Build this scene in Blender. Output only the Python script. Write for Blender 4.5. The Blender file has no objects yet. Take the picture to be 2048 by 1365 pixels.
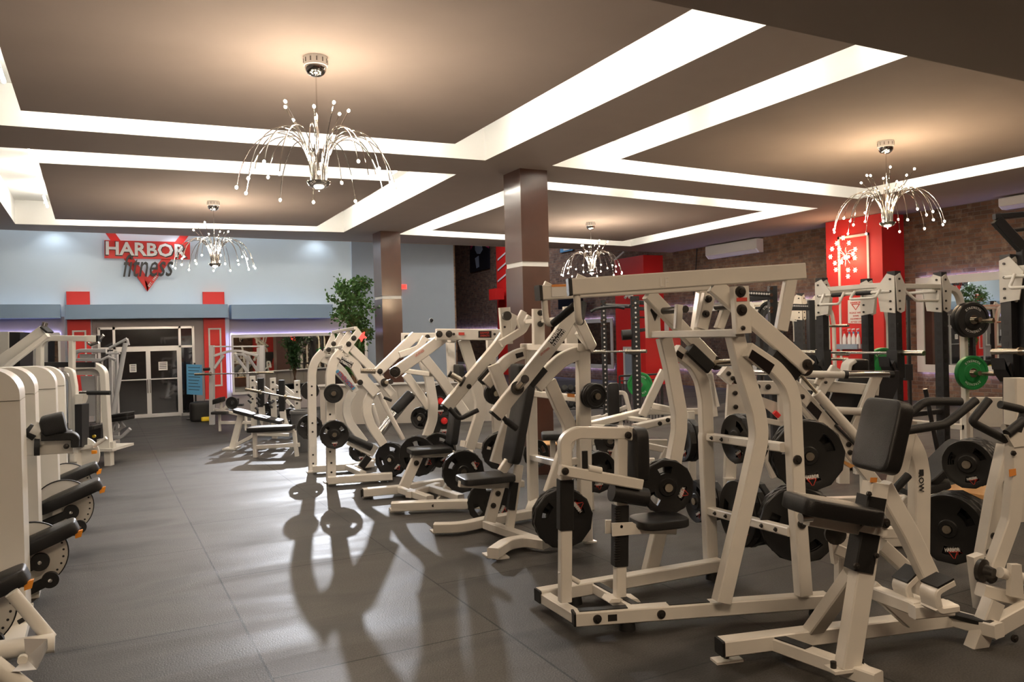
import bpy, math, random
import numpy as np
from mathutils import Vector, Matrix
S = bpy.context.scene
COL = S.collection
random.seed(7)
# ---------------------------------------------------------------- camera, view, world
CH = 1.6
CF = 27.75 / 36 * 2048
yaw, pit, rol = [math.radians(a) for a in (27.667, -0.366, -1.4706)]
FW = Vector((math.sin(yaw)*math.cos(pit), math.cos(yaw)*math.cos(pit), math.sin(pit)))
r0 = Vector((math.cos(yaw), -math.sin(yaw), 0)); u0 = r0.cross(FW)
RT = r0*math.cos(rol) + u0*math.sin(rol); UP = u0*math.cos(rol) - r0*math.sin(rol)
CP = Vector((0, 0, CH))
cd = bpy.data.cameras.new('camera'); cam = bpy.data.objects.new('camera', cd); COL.objects.link(cam)
cd.sensor_width = 36; cd.lens = 27.75; cd.clip_start = 0.02; cd.clip_end = 200
cam.matrix_world = Matrix.Translation(CP) @ Matrix((RT, UP, -FW)).transposed().to_4x4()
S.camera = cam
S.view_settings.view_transform = 'Standard'; S.view_settings.look = 'None'
S.view_settings.gamma = 1; S.view_settings.use_curve_mapping = False
S.view_settings.exposure = 1.08
w = bpy.data.worlds.new('World'); S.world = w; w.use_nodes = True
w.node_tree.nodes['Background'].inputs[0].default_value = (0.02, 0.02, 0.025, 1)
w.node_tree.nodes['Background'].inputs[1].default_value = 0.5
S.cycles.use_denoising = True
S.cycles.max_bounces = 8; S.cycles.diffuse_bounces = 4; S.cycles.glossy_bounces = 4
S.cycles.sample_clamp_indirect = 8

def area(name, loc, size, power, color, rot=(0, 0, 0), sy=None):
    l = bpy.data.lights.new(name, 'AREA'); l.energy = power; l.color = color; l.size = size
    if sy: l.shape = 'RECTANGLE'; l.size_y = sy
    o = bpy.data.objects.new(name, l); o.location = loc; o.rotation_euler = rot; COL.objects.link(o); return o
# ceiling lamps over the part of the gym behind and beside the camera
WARM = (1.0, 0.77, 0.54)
for x, y, p in ((1.0, 0.4, 46), (5.0, 0.9, 30), (9.5, 1.2, 30), (-2.6, 1.5, 20)):
    area('ceiling_lamp', (x, y, 3.4), 1.2, p, WARM, sy=1.2)

# ---------------------------------------------------------------- picture <-> place
def ray(x, y):
    return FW + RT*((x-1024)/CF) - UP*((y-682.5)/CF)
def pz(x, y, z):
    d = ray(x, y); return CP + d*((z-CH)/d.z)
def py(x, y, Y):
    d = ray(x, y); return CP + d*(Y/d.y)
def px(x, y, X):
    d = ray(x, y); return CP + d*(X/d.x)
def crop(x0, y0, s):
    return lambda x, y: (x0+x*s, y0+y*s)

# ---------------------------------------------------------------- materials
def mat(name, col, rough=0.5, metal=0.0, emit=None, es=0, coat=0, noise=None, bump=0, scale=60, spec=None):
    m = bpy.data.materials.new(name); m.use_nodes = True
    nt = m.node_tree; b = nt.nodes['Principled BSDF']
    b.inputs['Base Color'].default_value = (*col, 1); b.inputs['Roughness'].default_value = rough
    b.inputs['Metallic'].default_value = metal
    if coat: b.inputs['Coat Weight'].default_value = coat; b.inputs['Coat Roughness'].default_value = 0.12
    if spec is not None: b.inputs['Specular IOR Level'].default_value = spec
    if emit: b.inputs['Emission Color'].default_value = (*emit, 1); b.inputs['Emission Strength'].default_value = es
    if noise or bump:
        tc = nt.nodes.new('ShaderNodeTexCoord'); n = nt.nodes.new('ShaderNodeTexNoise')
        n.inputs['Scale'].default_value = scale; n.inputs['Detail'].default_value = 4
        nt.links.new(tc.outputs['Object'], n.inputs['Vector'])
        if noise:
            r = nt.nodes.new('ShaderNodeMix'); r.data_type = 'RGBA'
            r.inputs[6].default_value = (*col, 1); r.inputs[7].default_value = (*noise, 1)
            nt.links.new(n.outputs['Fac'], r.inputs[0]); nt.links.new(r.outputs[2], b.inputs['Base Color'])
        if bump:
            bp = nt.nodes.new('ShaderNodeBump'); bp.inputs['Strength'].default_value = bump; bp.inputs['Distance'].default_value = 0.01
            nt.links.new(n.outputs['Fac'], bp.inputs['Height']); nt.links.new(bp.outputs['Normal'], b.inputs['Normal'])
    return m
MT = dict(
    steel=mat('white_powder_coat', (0.75, 0.70, 0.62), 0.42, coat=0.25, noise=(0.66, 0.63, 0.58), scale=14),
    cream=mat('cream_shroud', (0.78, 0.75, 0.68), 0.4, coat=0.3),
    grey_steel=mat('grey_powder_coat', (0.42, 0.42, 0.43), 0.4, coat=0.2),
    vinyl=mat('black_vinyl', (0.009, 0.0085, 0.0085), 0.38, bump=0.25, scale=400),
    rubber=mat('black_rubber', (0.008, 0.0075, 0.007), 0.55, bump=0.1, scale=200),
    plate=mat('plate_rubber', (0.0085, 0.0078, 0.0072), 0.45),
    grip=mat('foam_grip', (0.011, 0.0105, 0.0105), 0.6, bump=0.3, scale=300),
    chrome=mat('chrome', (0.75, 0.74, 0.72), 0.12, 1.0),
    worn=mat('worn_steel', (0.62, 0.56, 0.46), 0.25, 1.0),
    darkmetal=mat('black_steel', (0.022, 0.022, 0.024), 0.4),
    bolt=mat('black_bolt', (0.05, 0.045, 0.04), 0.35, 0.6),
    orange=mat('orange_plastic', (0.9, 0.32, 0.02), 0.4),
    yellow=mat('yellow_plastic', (0.85, 0.6, 0.03), 0.4),
    red=mat('red_paint', (0.62, 0.018, 0.014), 0.5),
    magenta=mat('magenta_paint', (0.42, 0.01, 0.10), 0.5),
    redplastic=mat('red_plastic', (0.75, 0.03, 0.03), 0.4),
    white=mat('white_paint', (0.80, 0.79, 0.76), 0.6),
    trim=mat('pale_trim', (0.66, 0.64, 0.62), 0.5),
    taupe=mat('taupe_ceiling', (0.40, 0.335, 0.295), 0.9, noise=(0.37, 0.31, 0.275), scale=3),
    shadedtaupe=mat('shaded_bulkhead', (0.28, 0.225, 0.19), 0.9),  # the bulkhead's lack of light put into a darker taupe
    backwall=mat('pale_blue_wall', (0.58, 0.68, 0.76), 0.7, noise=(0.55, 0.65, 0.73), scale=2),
    greywall=mat('shaded_wall_grey', (0.26, 0.31, 0.38), 0.7, noise=(0.24, 0.285, 0.35), scale=4),  # back wall's shade put into a bluish grey; small grey parts share it
    niche=mat('taupe_wall', (0.34, 0.31, 0.31), 0.7),
    canopy=mat('steel_blue_paint', (0.22, 0.32, 0.45), 0.6),
    alu=mat('aluminium', (0.68, 0.67, 0.66), 0.35, 0.6),
    glass=mat('dark_door_glass', (0.012, 0.012, 0.014), 0.03, coat=1.0, spec=0.9),
    mirror=mat('mirror', (0.80, 0.82, 0.80), 0.015, 1.0),
    laminate=mat('dark_wood_laminate', (0.085, 0.034, 0.022), 0.3, coat=0.5, noise=(0.06, 0.024, 0.016), scale=5),
    beige=mat('beige_panel', (0.42, 0.38, 0.33), 0.5),
    paper=mat('paper', (0.80, 0.78, 0.74), 0.7),
    bluesign=mat('blue_sign', (0.10, 0.32, 0.55), 0.5),
    ink=mat('black_ink', (0.02, 0.02, 0.02), 0.6),
    redink=mat('red_ink', (0.6, 0.06, 0.04), 0.6),
    whiteink=mat('white_ink', (0.8, 0.78, 0.75), 0.6),
    label=mat('black_label', (0.01, 0.008, 0.008), 0.3),
    amberlabel=mat('amber_label', (0.75, 0.28, 0.06), 0.5),
    green=mat('green_bumper_plate', (0.01, 0.24, 0.05), 0.5),
    leaf=mat('leaf', (0.03, 0.10, 0.02), 0.5, noise=(0.07, 0.16, 0.035), scale=6),
    bark=mat('bark', (0.16, 0.09, 0.05), 0.8),
    binplastic=mat('grey_bin_plastic', (0.12, 0.12, 0.12), 0.5),
    plywood=mat('plywood', (0.62, 0.33, 0.12), 0.45, noise=(0.5, 0.25, 0.08), scale=12),
    acwhite=mat('ac_white', (0.80, 0.80, 0.80), 0.4),
    screen=mat('dark_screen', (0.012, 0.014, 0.02), 0.15),
    bulb=mat('bulb_glow', (1, 0.9, 0.75), 0.5, emit=(1.0, 0.80, 0.55), es=160),
    tube=mat('tube_glow', (1, 1, 1), 0.5, emit=(1.0, 0.93, 0.82), es=26),
    led=mat('led_strip', (0.8, 0.8, 1), 0.5, emit=(0.5, 0.48, 1.0), es=9),
    star=mat('star_lamp_glow', (1, 0.9, 0.8), 0.5, emit=(1.0, 0.66, 0.38), es=4),
    exitred=mat('exit_glow', (0.8, 0.05, 0.05), 0.5, emit=(1.0, 0.04, 0.03), es=1.2),
)
def brick_mat():
    m = bpy.data.materials.new('old_brick'); m.use_nodes = True; nt = m.node_tree; L = nt.links; N = nt.nodes
    b = N['Principled BSDF']; b.inputs['Roughness'].default_value = 0.85
    tc = N.new('ShaderNodeTexCoord'); sp = N.new('ShaderNodeSeparateXYZ'); cb = N.new('ShaderNodeCombineXYZ')
    L.new(tc.outputs['Object'], sp.inputs[0])
    ad = N.new('ShaderNodeMath'); ad.operation = 'ADD'
    L.new(sp.outputs['X'], ad.inputs[0]); L.new(sp.outputs['Y'], ad.inputs[1])
    L.new(ad.outputs[0], cb.inputs['X']); L.new(sp.outputs['Z'], cb.inputs['Y'])
    br = N.new('ShaderNodeTexBrick'); L.new(cb.outputs[0], br.inputs['Vector'])
    br.inputs['Scale'].default_value = 1.0; br.inputs['Brick Width'].default_value = 0.26; br.inputs['Row Height'].default_value = 0.085
    br.inputs['Mortar Size'].default_value = 0.009; br.inputs['Mortar Smooth'].default_value = 0.4; br.inputs['Bias'].default_value = -0.2
    br.inputs['Color1'].default_value = (0.20, 0.105, 0.062, 1); br.inputs['Color2'].default_value = (0.075, 0.045, 0.032, 1)
    br.inputs['Mortar'].default_value = (0.17, 0.135, 0.11, 1)
    n = N.new('ShaderNodeTexNoise'); n.inputs['Scale'].default_value = 5.5; n.inputs['Detail'].default_value = 9; n.inputs['Roughness'].default_value = 0.7
    L.new(tc.outputs['Object'], n.inputs['Vector'])
    cr = N.new('ShaderNodeValToRGB'); cr.color_ramp.elements[0].position = 0.5; cr.color_ramp.elements[1].position = 0.72
    L.new(n.outputs['Fac'], cr.inputs['Fac'])
    mx = N.new('ShaderNodeMix'); mx.data_type = 'RGBA'; L.new(cr.outputs['Color'], mx.inputs[0])
    L.new(br.outputs['Color'], mx.inputs[6]); mx.inputs[7].default_value = (0.30, 0.22, 0.15, 1)
    L.new(mx.outputs[2], b.inputs['Base Color'])
    bp = N.new('ShaderNodeBump'); bp.inputs['Strength'].default_value = 0.7; bp.inputs['Distance'].default_value = 0.02
    L.new(br.outputs['Fac'], bp.inputs['Height']); bp.invert = True; L.new(bp.outputs['Normal'], b.inputs['Normal'])
    return m
MT['brick'] = brick_mat()
def floor_mat():
    m = bpy.data.materials.new('rubber_mats'); m.use_nodes = True; nt = m.node_tree; L = nt.links; N = nt.nodes
    b = N['Principled BSDF']; b.inputs['Specular IOR Level'].default_value = 0.36
    tc = N.new('ShaderNodeTexCoord'); mp = N.new('ShaderNodeMapping'); L.new(tc.outputs['Object'], mp.inputs['Vector'])
    mp.inputs['Rotation'].default_value = (0, 0, math.radians(90)); mp.inputs['Location'].default_value = (0.2, 0.53, 0)
    br = N.new('ShaderNodeTexBrick'); L.new(mp.outputs[0], br.inputs['Vector'])
    br.inputs['Scale'].default_value = 1.0; br.inputs['Brick Width'].default_value = 1.83; br.inputs['Row Height'].default_value = 1.22
    br.inputs['Mortar Size'].default_value = 0.006; br.inputs['Mortar Smooth'].default_value = 0.1
    br.inputs['Color1'].default_value = (0.050, 0.046, 0.042, 1); br.inputs['Color2'].default_value = (0.065, 0.060, 0.055, 1)
    br.inputs['Mortar'].default_value = (0.006, 0.006, 0.006, 1)
    sp = N.new('ShaderNodeTexNoise'); sp.inputs['Scale'].default_value = 110; sp.inputs['Detail'].default_value = 2; L.new(tc.outputs['Object'], sp.inputs['Vector'])
    st = N.new('ShaderNodeTexNoise'); st.inputs['Scale'].default_value = 1.3; st.inputs['Detail'].default_value = 7; st.inputs['Distortion'].default_value = 1.0
    ms = N.new('ShaderNodeMapping'); ms.inputs['Scale'].default_value = (0.45, 1.6, 1); L.new(tc.outputs['Object'], ms.inputs['Vector']); L.new(ms.outputs[0], st.inputs['Vector'])
    cr = N.new('ShaderNodeValToRGB'); cr.color_ramp.elements[0].position = 0.36; cr.color_ramp.elements[0].color = (0.30, 0.29, 0.28, 1); cr.color_ramp.elements[1].position = 0.5; L.new(st.outputs['Fac'], cr.inputs['Fac'])
    mu = N.new('ShaderNodeMix'); mu.data_type = 'RGBA'; mu.blend_type = 'MULTIPLY'; mu.inputs[0].default_value = 0.95
    L.new(br.outputs['Color'], mu.inputs[6]); L.new(cr.outputs['Color'], mu.inputs[7])
    m2 = N.new('ShaderNodeMix'); m2.data_type = 'RGBA'; m2.blend_type = 'OVERLAY'; m2.inputs[0].default_value = 0.9
    L.new(mu.outputs[2], m2.inputs[6]); L.new(sp.outputs['Fac'], m2.inputs[7])
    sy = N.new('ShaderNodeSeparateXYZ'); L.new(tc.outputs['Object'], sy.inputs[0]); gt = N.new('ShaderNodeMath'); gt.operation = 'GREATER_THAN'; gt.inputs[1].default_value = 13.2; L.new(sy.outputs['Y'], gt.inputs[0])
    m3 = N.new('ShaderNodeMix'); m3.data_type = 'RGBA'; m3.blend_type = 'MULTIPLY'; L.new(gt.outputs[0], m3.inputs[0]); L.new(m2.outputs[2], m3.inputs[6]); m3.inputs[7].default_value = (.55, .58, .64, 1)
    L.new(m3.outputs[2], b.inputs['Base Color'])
    mr = N.new('ShaderNodeMapRange'); mr.inputs['To Min'].default_value = 0.48; mr.inputs['To Max'].default_value = 0.68; L.new(st.outputs['Fac'], mr.inputs['Value'])
    mr.inputs['From Min'].default_value = 0.3; mr.inputs['From Max'].default_value = 0.7
    L.new(mr.outputs[0], b.inputs['Roughness'])
    bp = N.new('ShaderNodeBump'); bp.inputs['Strength'].default_value = 0.4; bp.inputs['Distance'].default_value = 0.004
    L.new(sp.outputs['Fac'], bp.inputs['Height']); L.new(bp.outputs['Normal'], b.inputs['Normal'])
    return m
MT['floor'] = floor_mat()

# ---------------------------------------------------------------- mesh builder
BWS = [1.0]
class MB:
    def __init__(s): s.v = []; s.f = []; s.m = []; s.cur = 0
    def add(s, vs, fs):
        b = len(s.v); s.v += [tuple(p) for p in vs]
        for f in fs: s.f.append([b+i for i in f]); s.m.append(s.cur)
        return s
    def box(s, a, b):
        x0, y0, z0 = a; x1, y1, z1 = b
        return s.add([(x0,y0,z0),(x1,y0,z0),(x1,y1,z0),(x0,y1,z0),(x0,y0,z1),(x1,y0,z1),(x1,y1,z1),(x0,y1,z1)],
                     [(0,3,2,1),(4,5,6,7),(0,1,5,4),(1,2,6,5),(2,3,7,6),(3,0,4,7)])
    def sweep(s, pts, prof, n=None, cap=True):
        P = [Vector(p) for p in pts]; Q = [P[0]]
        for p in P[1:]:
            if (p-Q[-1]).length > 1e-5: Q.append(p)
        P = Q
        if len(P) < 2: return s
        T = [(P[i+1]-P[i]).normalized() for i in range(len(P)-1)]
        t = T[0]
        if n is None: n = Vector((0, 0, 1)) if abs(t.z) < 0.9 else Vector((1, 0, 0))
        n = Vector(n); b = (n - t*n.dot(t)).normalized(); a = b.cross(t).normalized()
        base = len(s.v); k = len(prof)
        for i, p in enumerate(P):
            if i == 0: tin = T[0]; m = T[0]
            elif i == len(P)-1: tin = T[-1]; m = T[-1]
            else: tin = T[i-1]; m = (T[i-1]+T[i]).normalized()
            dn = max(0.25, tin.dot(m))
            for (x, y) in prof:
                o = a*x + b*y
                s.v.append(tuple(p + o - tin*(o.dot(m)/dn)))
            if 0 < i < len(P)-1:
                q = T[i-1].rotation_difference(T[i]); a = q @ a; b = q @ b
        for i in range(len(P)-1):
            for j in range(k):
                j2 = (j+1) % k
                s.f.append([base+i*k+j, base+i*k+j2, base+(i+1)*k+j2, base+(i+1)*k+j]); s.m.append(s.cur)
        if cap:
            s.f.append([base+j for j in reversed(range(k))]); s.m.append(s.cur)
            e = base+(len(P)-1)*k; s.f.append([e+j for j in range(k)]); s.m.append(s.cur)
        return s
    def bar(s, pts, wd=0.076, dp=None, n=None, r=0, c=0.006):
        dp = dp or wd; wd *= BWS[0]; x, y = wd/2, dp/2; c = min(c, x*0.6, y*0.6)
        if r: pts = rnd(pts, r)
        return s.sweep(pts, [(x, -y+c), (x, y-c), (x-c, y), (-x+c, y), (-x, y-c), (-x, -y+c), (-x+c, -y), (x-c, -y)], n)
    def tube(s, pts, rad=0.02, k=12, r=0, n=None):
        if r: pts = rnd(pts, r)
        return s.sweep(pts, [(rad*math.cos(2*math.pi*i/k), rad*math.sin(2*math.pi*i/k)) for i in range(k)], n)
    def cyl(s, c, ax, rad, h, k=20):
        c = Vector(c); ax = Vector(ax).normalized(); return s.tube([c, c+ax*h], rad, k)
    def lathe(s, prof, c=(0, 0, 0), ax=(0, 0, 1), k=20, cap=True):
        ax = Vector(ax).normalized(); R = Vector((0, 0, 1)).rotation_difference(ax).to_matrix(); c = Vector(c); vs = []; fs = []
        for r_, h in prof:
            for i in range(k): vs.append(c + R @ Vector((r_*math.cos(2*math.pi*i/k), r_*math.sin(2*math.pi*i/k), h)))
        for j in range(len(prof)-1):
            for i in range(k):
                i2 = (i+1) % k; fs.append((j*k+i, j*k+i2, (j+1)*k+i2, (j+1)*k+i))
        if cap: fs.append(list(reversed(range(k)))); fs.append([(len(prof)-1)*k+i for i in range(k)])
        return s.add(vs, fs)
    def slab(s, pts, th, n):
        n = Vector(n).normalized()*(th/2); P = [Vector(p) for p in pts]; k = len(P)
        nn = sum(((P[i]-P[0]).cross(P[(i+1) % k]-P[0]) for i in range(1, k)), Vector())
        if nn.dot(n) < 0: P.reverse()
        return s.add([p-n for p in P]+[p+n for p in P], [list(reversed(range(k))), [k+i for i in range(k)]]+[(i, (i+1) % k, k+(i+1) % k, k+i) for i in range(k)])
    def pad(s, c, X, Y, Z, sx, sy, sz, e=0.3, k=4, puff=0.12):
        """upholstered block: superellipse-edged box, a little domed on +Z"""
        c = Vector(c); X = Vector(X).normalized(); Y = Vector(Y).normalized(); Z = Vector(Z).normalized()
        N_ = 40; rings = []
        def sup(a, hx, hy, pw):
            ca, sa = math.cos(a), math.sin(a)
            return hx*math.copysign(abs(ca)**pw, ca), hy*math.copysign(abs(sa)**pw, sa)
        lev = [(-1, 0.0), (-1, 0.90), (-0.93, 0.965), (-0.7, 1.0), (0.55, 1.0), (0.8, 0.985), (0.94, 0.94), (1.0, 0.86), (1.0+puff, 0.5), (1.0+puff*1.15, 0.02)]
        vs = []; fs = []
        for h, q in lev:
            ins = (1-q)
            hx = sx/2 - ins*min(sx, sy)/2 if q > 0.8 else sx/2*q
            hy = sy/2 - ins*min(sx, sy)/2 if q > 0.8 else sy/2*q
            for i in range(N_):
                x, y = sup(2*math.pi*i/N_, max(hx, 1e-4), max(hy, 1e-4), e)
                vs.append(c + X*x + Y*y + Z*(h*sz/2))
        for j in range(len(lev)-1):
            for i in range(N_):
                i2 = (i+1) % N_; fs.append((j*N_+i, j*N_+i2, (j+1)*N_+i2, (j+1)*N_+i))
        return s.add(vs, fs)
    def tf(s, M):
        s.v = [tuple(M @ Vector(p)) for p in s.v]; return s

def rnd(pts, r, k=6):
    P = [Vector(p) for p in pts]; out = [P[0]]
    for i in range(1, len(P)-1):
        a = P[i-1]-P[i]; b = P[i+1]-P[i]; la, lb = a.length, b.length; a.normalize(); b.normalize()
        ang = a.angle(b, math.pi)
        if ang > 3.1: out.append(P[i]); continue
        d = min(r/math.tan(ang/2), la*0.48, lb*0.48)
        s0 = P[i]+a*d; s1 = P[i]+b*d
        for j in range(k+1):
            t = j/k; out.append(s0*(1-t)**2 + P[i]*2*t*(1-t) + s1*t*t)
    out.append(P[-1]); return out

def mesh(mb, name, mats, sharp=35):
    me = bpy.data.meshes.new(name); me.from_pydata(mb.v, [], mb.f)
    mats = mats if isinstance(mats, (list, tuple)) else [mats]
    for m in mats: me.materials.append(MT[m] if isinstance(m, str) else m)
    me.polygons.foreach_set('material_index', mb.m)
    me.polygons.foreach_set('use_smooth', [True]*len(me.polygons))
    me.set_sharp_from_angle(angle=math.radians(sharp)); me.update()
    return me
def obj(name, mb, mats, parent=None, loc=None, sharp=35, label=None):
    me = mesh(mb, name, mats, sharp) if isinstance(mb, MB) else mb
    o = bpy.data.objects.new(name, me); COL.objects.link(o)
    if parent: o.parent = parent
    if loc: o.location = loc
    if label: o['label'] = label
    return o
def struct(name, mb, mats, parent=None, sharp=35):
    o = obj(name, mb, mats, parent, sharp=sharp)
    o['kind'] = 'structure'; return o
def tag(o, label, cat, group=None):
    o['label'] = label; o['category'] = cat
    if group: o['group'] = group
    return o
def thing(name, label, cat, loc=(0, 0, 0), rz=0, group=None):
    o = bpy.data.objects.new(name, None); COL.objects.link(o); o.empty_display_size = 0.2
    o.location = loc; o.rotation_euler = (0, 0, rz); return tag(o, label, cat, group)
def dup(root, label=None, loc=None, rz=None, group=None):
    r = root.copy(); COL.objects.link(r)
    if loc is not None: r.location = loc
    if rz is not None: r.rotation_euler = (0, 0, rz)
    if label: r['label'] = label
    if group: r['group'] = group
    for ch in list(root.children):
        c = ch.copy(); COL.objects.link(c); c.parent = r
        for g in list(ch.children):
            d = g.copy(); COL.objects.link(d); d.parent = c
    return r
def text_mb(txt, size=1.0, shear=0.0, off=0.0, ext=0.002, space=1.0, line=1.0):
    """lettering as mesh, in its own XY plane, centred"""
    c = bpy.data.curves.new('t', 'FONT'); c.body = txt; c.size = size; c.shear = shear; c.offset = off; c.extrude = ext
    c.space_character = space; c.space_line = line; c.align_x = 'CENTER'; c.align_y = 'CENTER'; c.resolution_u = 2
    o = bpy.data.objects.new('t', c); me = bpy.data.meshes.new_from_object(o)
    mb = MB(); mb.add([v.co[:] for v in me.vertices], [list(p.vertices) for p in me.polygons])
    bpy.data.objects.remove(o); bpy.data.curves.remove(c); bpy.data.meshes.remove(me)
    return mb
def put(mb, src, M, sx=1, sy=1, mi=None):
    old = mb.cur
    if mi is not None: mb.cur = mi
    mb.add([M @ Vector((v[0]*sx, v[1]*sy, v[2])) for v in src.v], src.f); mb.cur = old
def frame_m(o, X, Y):
    X = Vector(X).normalized(); Y = Vector(Y).normalized(); Z = X.cross(Y)
    return Matrix.Translation(Vector(o)) @ Matrix((X, Y, Z)).transposed().to_4x4()
# ================================================================ THE ROOM
XR = 15.4; YB = 19.2; YF = 18.75; XG = 8.36
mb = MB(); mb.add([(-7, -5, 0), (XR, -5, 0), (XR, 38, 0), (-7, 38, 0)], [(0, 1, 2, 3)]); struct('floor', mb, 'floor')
# soffit grid: tray corners measured in the room
cols = [[(-7, 3.3), (-7, 9.9), (-7, 11.4), (-7, YF)]]
G = [  # rows near..far, columns left..right
    [(-7, 0.0), (-1.35, 0.0), (4.73, 0.0), (5.76, 0.0), (12.66, 0.0), (XR, 0.0)],
    [(-7, 2.9), (-1.35, 2.9), (4.73, 2.9), (5.76, 2.9), (12.66, 2.9), (XR, 2.9)],
    [(-7, 10.3), (-1.35, 10.05), (4.73, 9.67), (5.76, 9.63), (12.66, 10.06), (XR, 10.1)],
    [(-7, 11.3), (-1.35, 11.15), (4.73, 10.65), (5.95, 10.65), (12.83, 11.13), (XR, 11.2)],
    [(-7, 17.9), (-1.35, 17.87), (4.89, 17.24), (6.17, 17.24), (13.13, 17.81), (XR, 17.9)],
    [(-7, YF), (-1.35, YF+.05), (4.89, YF), (6.17, YF), (13.13, YF+.1), (XR, YF+.15)]]
mb = MB(); vs = [(x, y, 4.0) for row in G for x, y in row]; fs = []
TR = {(1, 1): 0, (1, 3): 2, (3, 1): 1, (3, 3): 3}
for r in range(5):
    for c in range(5):
        if (r, c) not in TR: fs.append((r*6+c, (r+1)*6+c, (r+1)*6+c+1, r*6+c+1))
mb.add(vs, fs)
mb.add([(-7, YF, 4), (XR, YF+.15, 4), (XR, YF+.15, 6.6), (-7, YF, 6.6)], [(0, 3, 2, 1)])
struct('ceiling', mb, 'taupe')
ISL = [[(-.63, 3.9), (3.98, 3.9), (3.98, 8.98), (-.63, 9.33)], [(-.62, 11.89), (4.03, 11.46), (4.12, 16.51), (-.65, 17.0)],
       [(6.44, 3.9), (11.8, 3.9), (11.83, 9.25), (6.44, 8.93)], [(6.65, 11.25), (12.0, 11.8), (12.18, 16.88), (6.65, 16.39)]]
TH = 4.46
for (r, c), k in TR.items():
    q = [G[r][c], G[r][c+1], G[r+1][c+1], G[r+1][c]]
    mb = MB(); mb.add([(x, y, 4.0) for x, y in q]+[(x, y, TH) for x, y in q], [(0, 4, 5, 1), (1, 5, 6, 2), (2, 6, 7, 3), (3, 7, 4, 0), (4, 7, 6, 5)])
    struct('ceiling_recess', mb, 'white')
    q = ISL[k]; mb = MB(); mb.cur = 0
    mb.add([(x, y, 4.0) for x, y in q], [(0, 3, 2, 1)]); mb.cur = 1
    mb.add([(x, y, 4.0) for x, y in q]+[(x, y, TH) for x, y in q], [(0, 1, 5, 4), (1, 2, 6, 5), (2, 3, 7, 6), (3, 0, 4, 7)])
    struct('ceiling_island', mb, ['taupe', 'white'])
# dropped bulkhead over the near end, its unlit look put into the colour
mb = MB(); mb.box((-7, -5, 3.45), (XR, 3.52, 3.99)); struct('ceiling_bulkhead', mb, 'shadedtaupe')
mb = MB(); mb.add([(-7, YF, 6.6), (XR, YF, 6.6), (XR, 38, 6.6), (-7, 38, 6.6)], [(0, 3, 2, 1)]); struct('ceiling_high', mb, 'taupe')
# walls
mb = MB(); mb.box((-7, YB, 0), (XG, YB+.2, 6.6)); mb.cur = 1
struct('wall_back', mb, 'backwall')
x2 = py(745, 600, YB).x-.4
mb = MB(); mb.box((5.62, YB-.03, 0), (XG+.01, YB, 6.6)); struct('wall_back_shaded', mb, 'greywall')  # same plane as the back wall, its shade put into the slab colour
mb = MB(); mb.box((XG, YB+.2, 0), (XG+.15, 38, 6.6)); struct('wall_alcove', mb, 'brick')
mb = MB(); mb.box((XR, -5, 0), (XR+.3, 38, 6.6)); struct('wall_right', mb, 'brick')
mb = MB(); mb.box((XG, 37.8, 0), (XR, 38, 6.6)); struct('wall_far', mb, 'brick')
mb = MB(); mb.box((-7.2, -5, 0), (-7, 38, 6.6)); struct('wall_left', mb, 'niche')
mb = MB(); mb.box((-7, -5.2, 0), (XR, -5, 4.5)); struct('wall_front', mb, 'brick')
# pillars clad in dark laminate with a pale band
def pillar(x0, y0, sx, sy, zb):
    mb = MB()
    for a, b in ((0, zb-.035), (zb+.035, 4.0)): mb.box((x0, y0, a), (x0+sx, y0+sy, b))
    o = struct('pillar', mb, 'laminate')
    mb = MB(); mb.box((x0+.012, y0+.012, zb-.035), (x0+sx-.012, y0+sy-.012, zb+.035)); struct('pillar_band', mb, 'white', o)
pillar(5.41, 9.94, .45, .52, py(1060, 528, 9.94).z)
pillar(5.59, 16.8, .46, .55, py(775, 595, 16.8).z)

# ---- back wall: canopies, red pilasters, storefront door, mirrors
def yb(x, y, Y=YB): return py(x, y, Y)
def rect_y(mb, x0, y0, x1, y1, Y, d):
    """box spanning a picture rectangle on plane Y, reaching d towards the room"""
    a = py((x0+x1)/2, y0, Y).z; b = py((x0+x1)/2, y1, Y).z; l = py(x0, (y0+y1)/2, Y).x; r = py(x1, (y0+y1)/2, Y).x
    mb.box((l, Y-d, b), (r, Y, a)); return mb
def rect_x(mb, x0, y0, x1, y1, X, d):
    a = px((x0+x1)/2, y0, X).z; b = px((x0+x1)/2, y1, X).z; l = px(x0, (y0+y1)/2, X).y; r = px(x1, (y0+y1)/2, X).y
    mb.box((X-d, r, b), (X, l, a)); return mb
for k, (a, b) in enumerate(((-60, 120), (130, 457), (464, 668))):
    z1, z0 = py((a+b)/2, 609, YB-.45).z, py((a+b)/2, 637, YB-.45).z
    l, r = py(a, 620, YB-.45).x, py(b, 620, YB-.45).x
    if k == 0: l = -6.9
    n = 12; q = [(l, YB-.001)]
    for i in range(n+1):
        t = i/n; q.append((l+(r-l)*t, YB-.36-.12*math.sin(math.pi*t)))
    q.append((r, YB-.001))
    mb = MB(); mb.slab([(x, y, (z0+z1)/2) for x, y in q], z1-z0, (0, 0, 1)); struct('trim_1', mb, 'canopy')
mb = MB(); mb.box((-6.9, YB-.02, 0), (-.62, YB-.001, 2.25)); mb.box((-.1, YB-.02, 0), (2.15, YB-.001, 2.25)); mb.box((2.7, YB-.02, 0), (5.62, YB-.001, 2.25)); struct('wall_niche', mb, 'niche')
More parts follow.
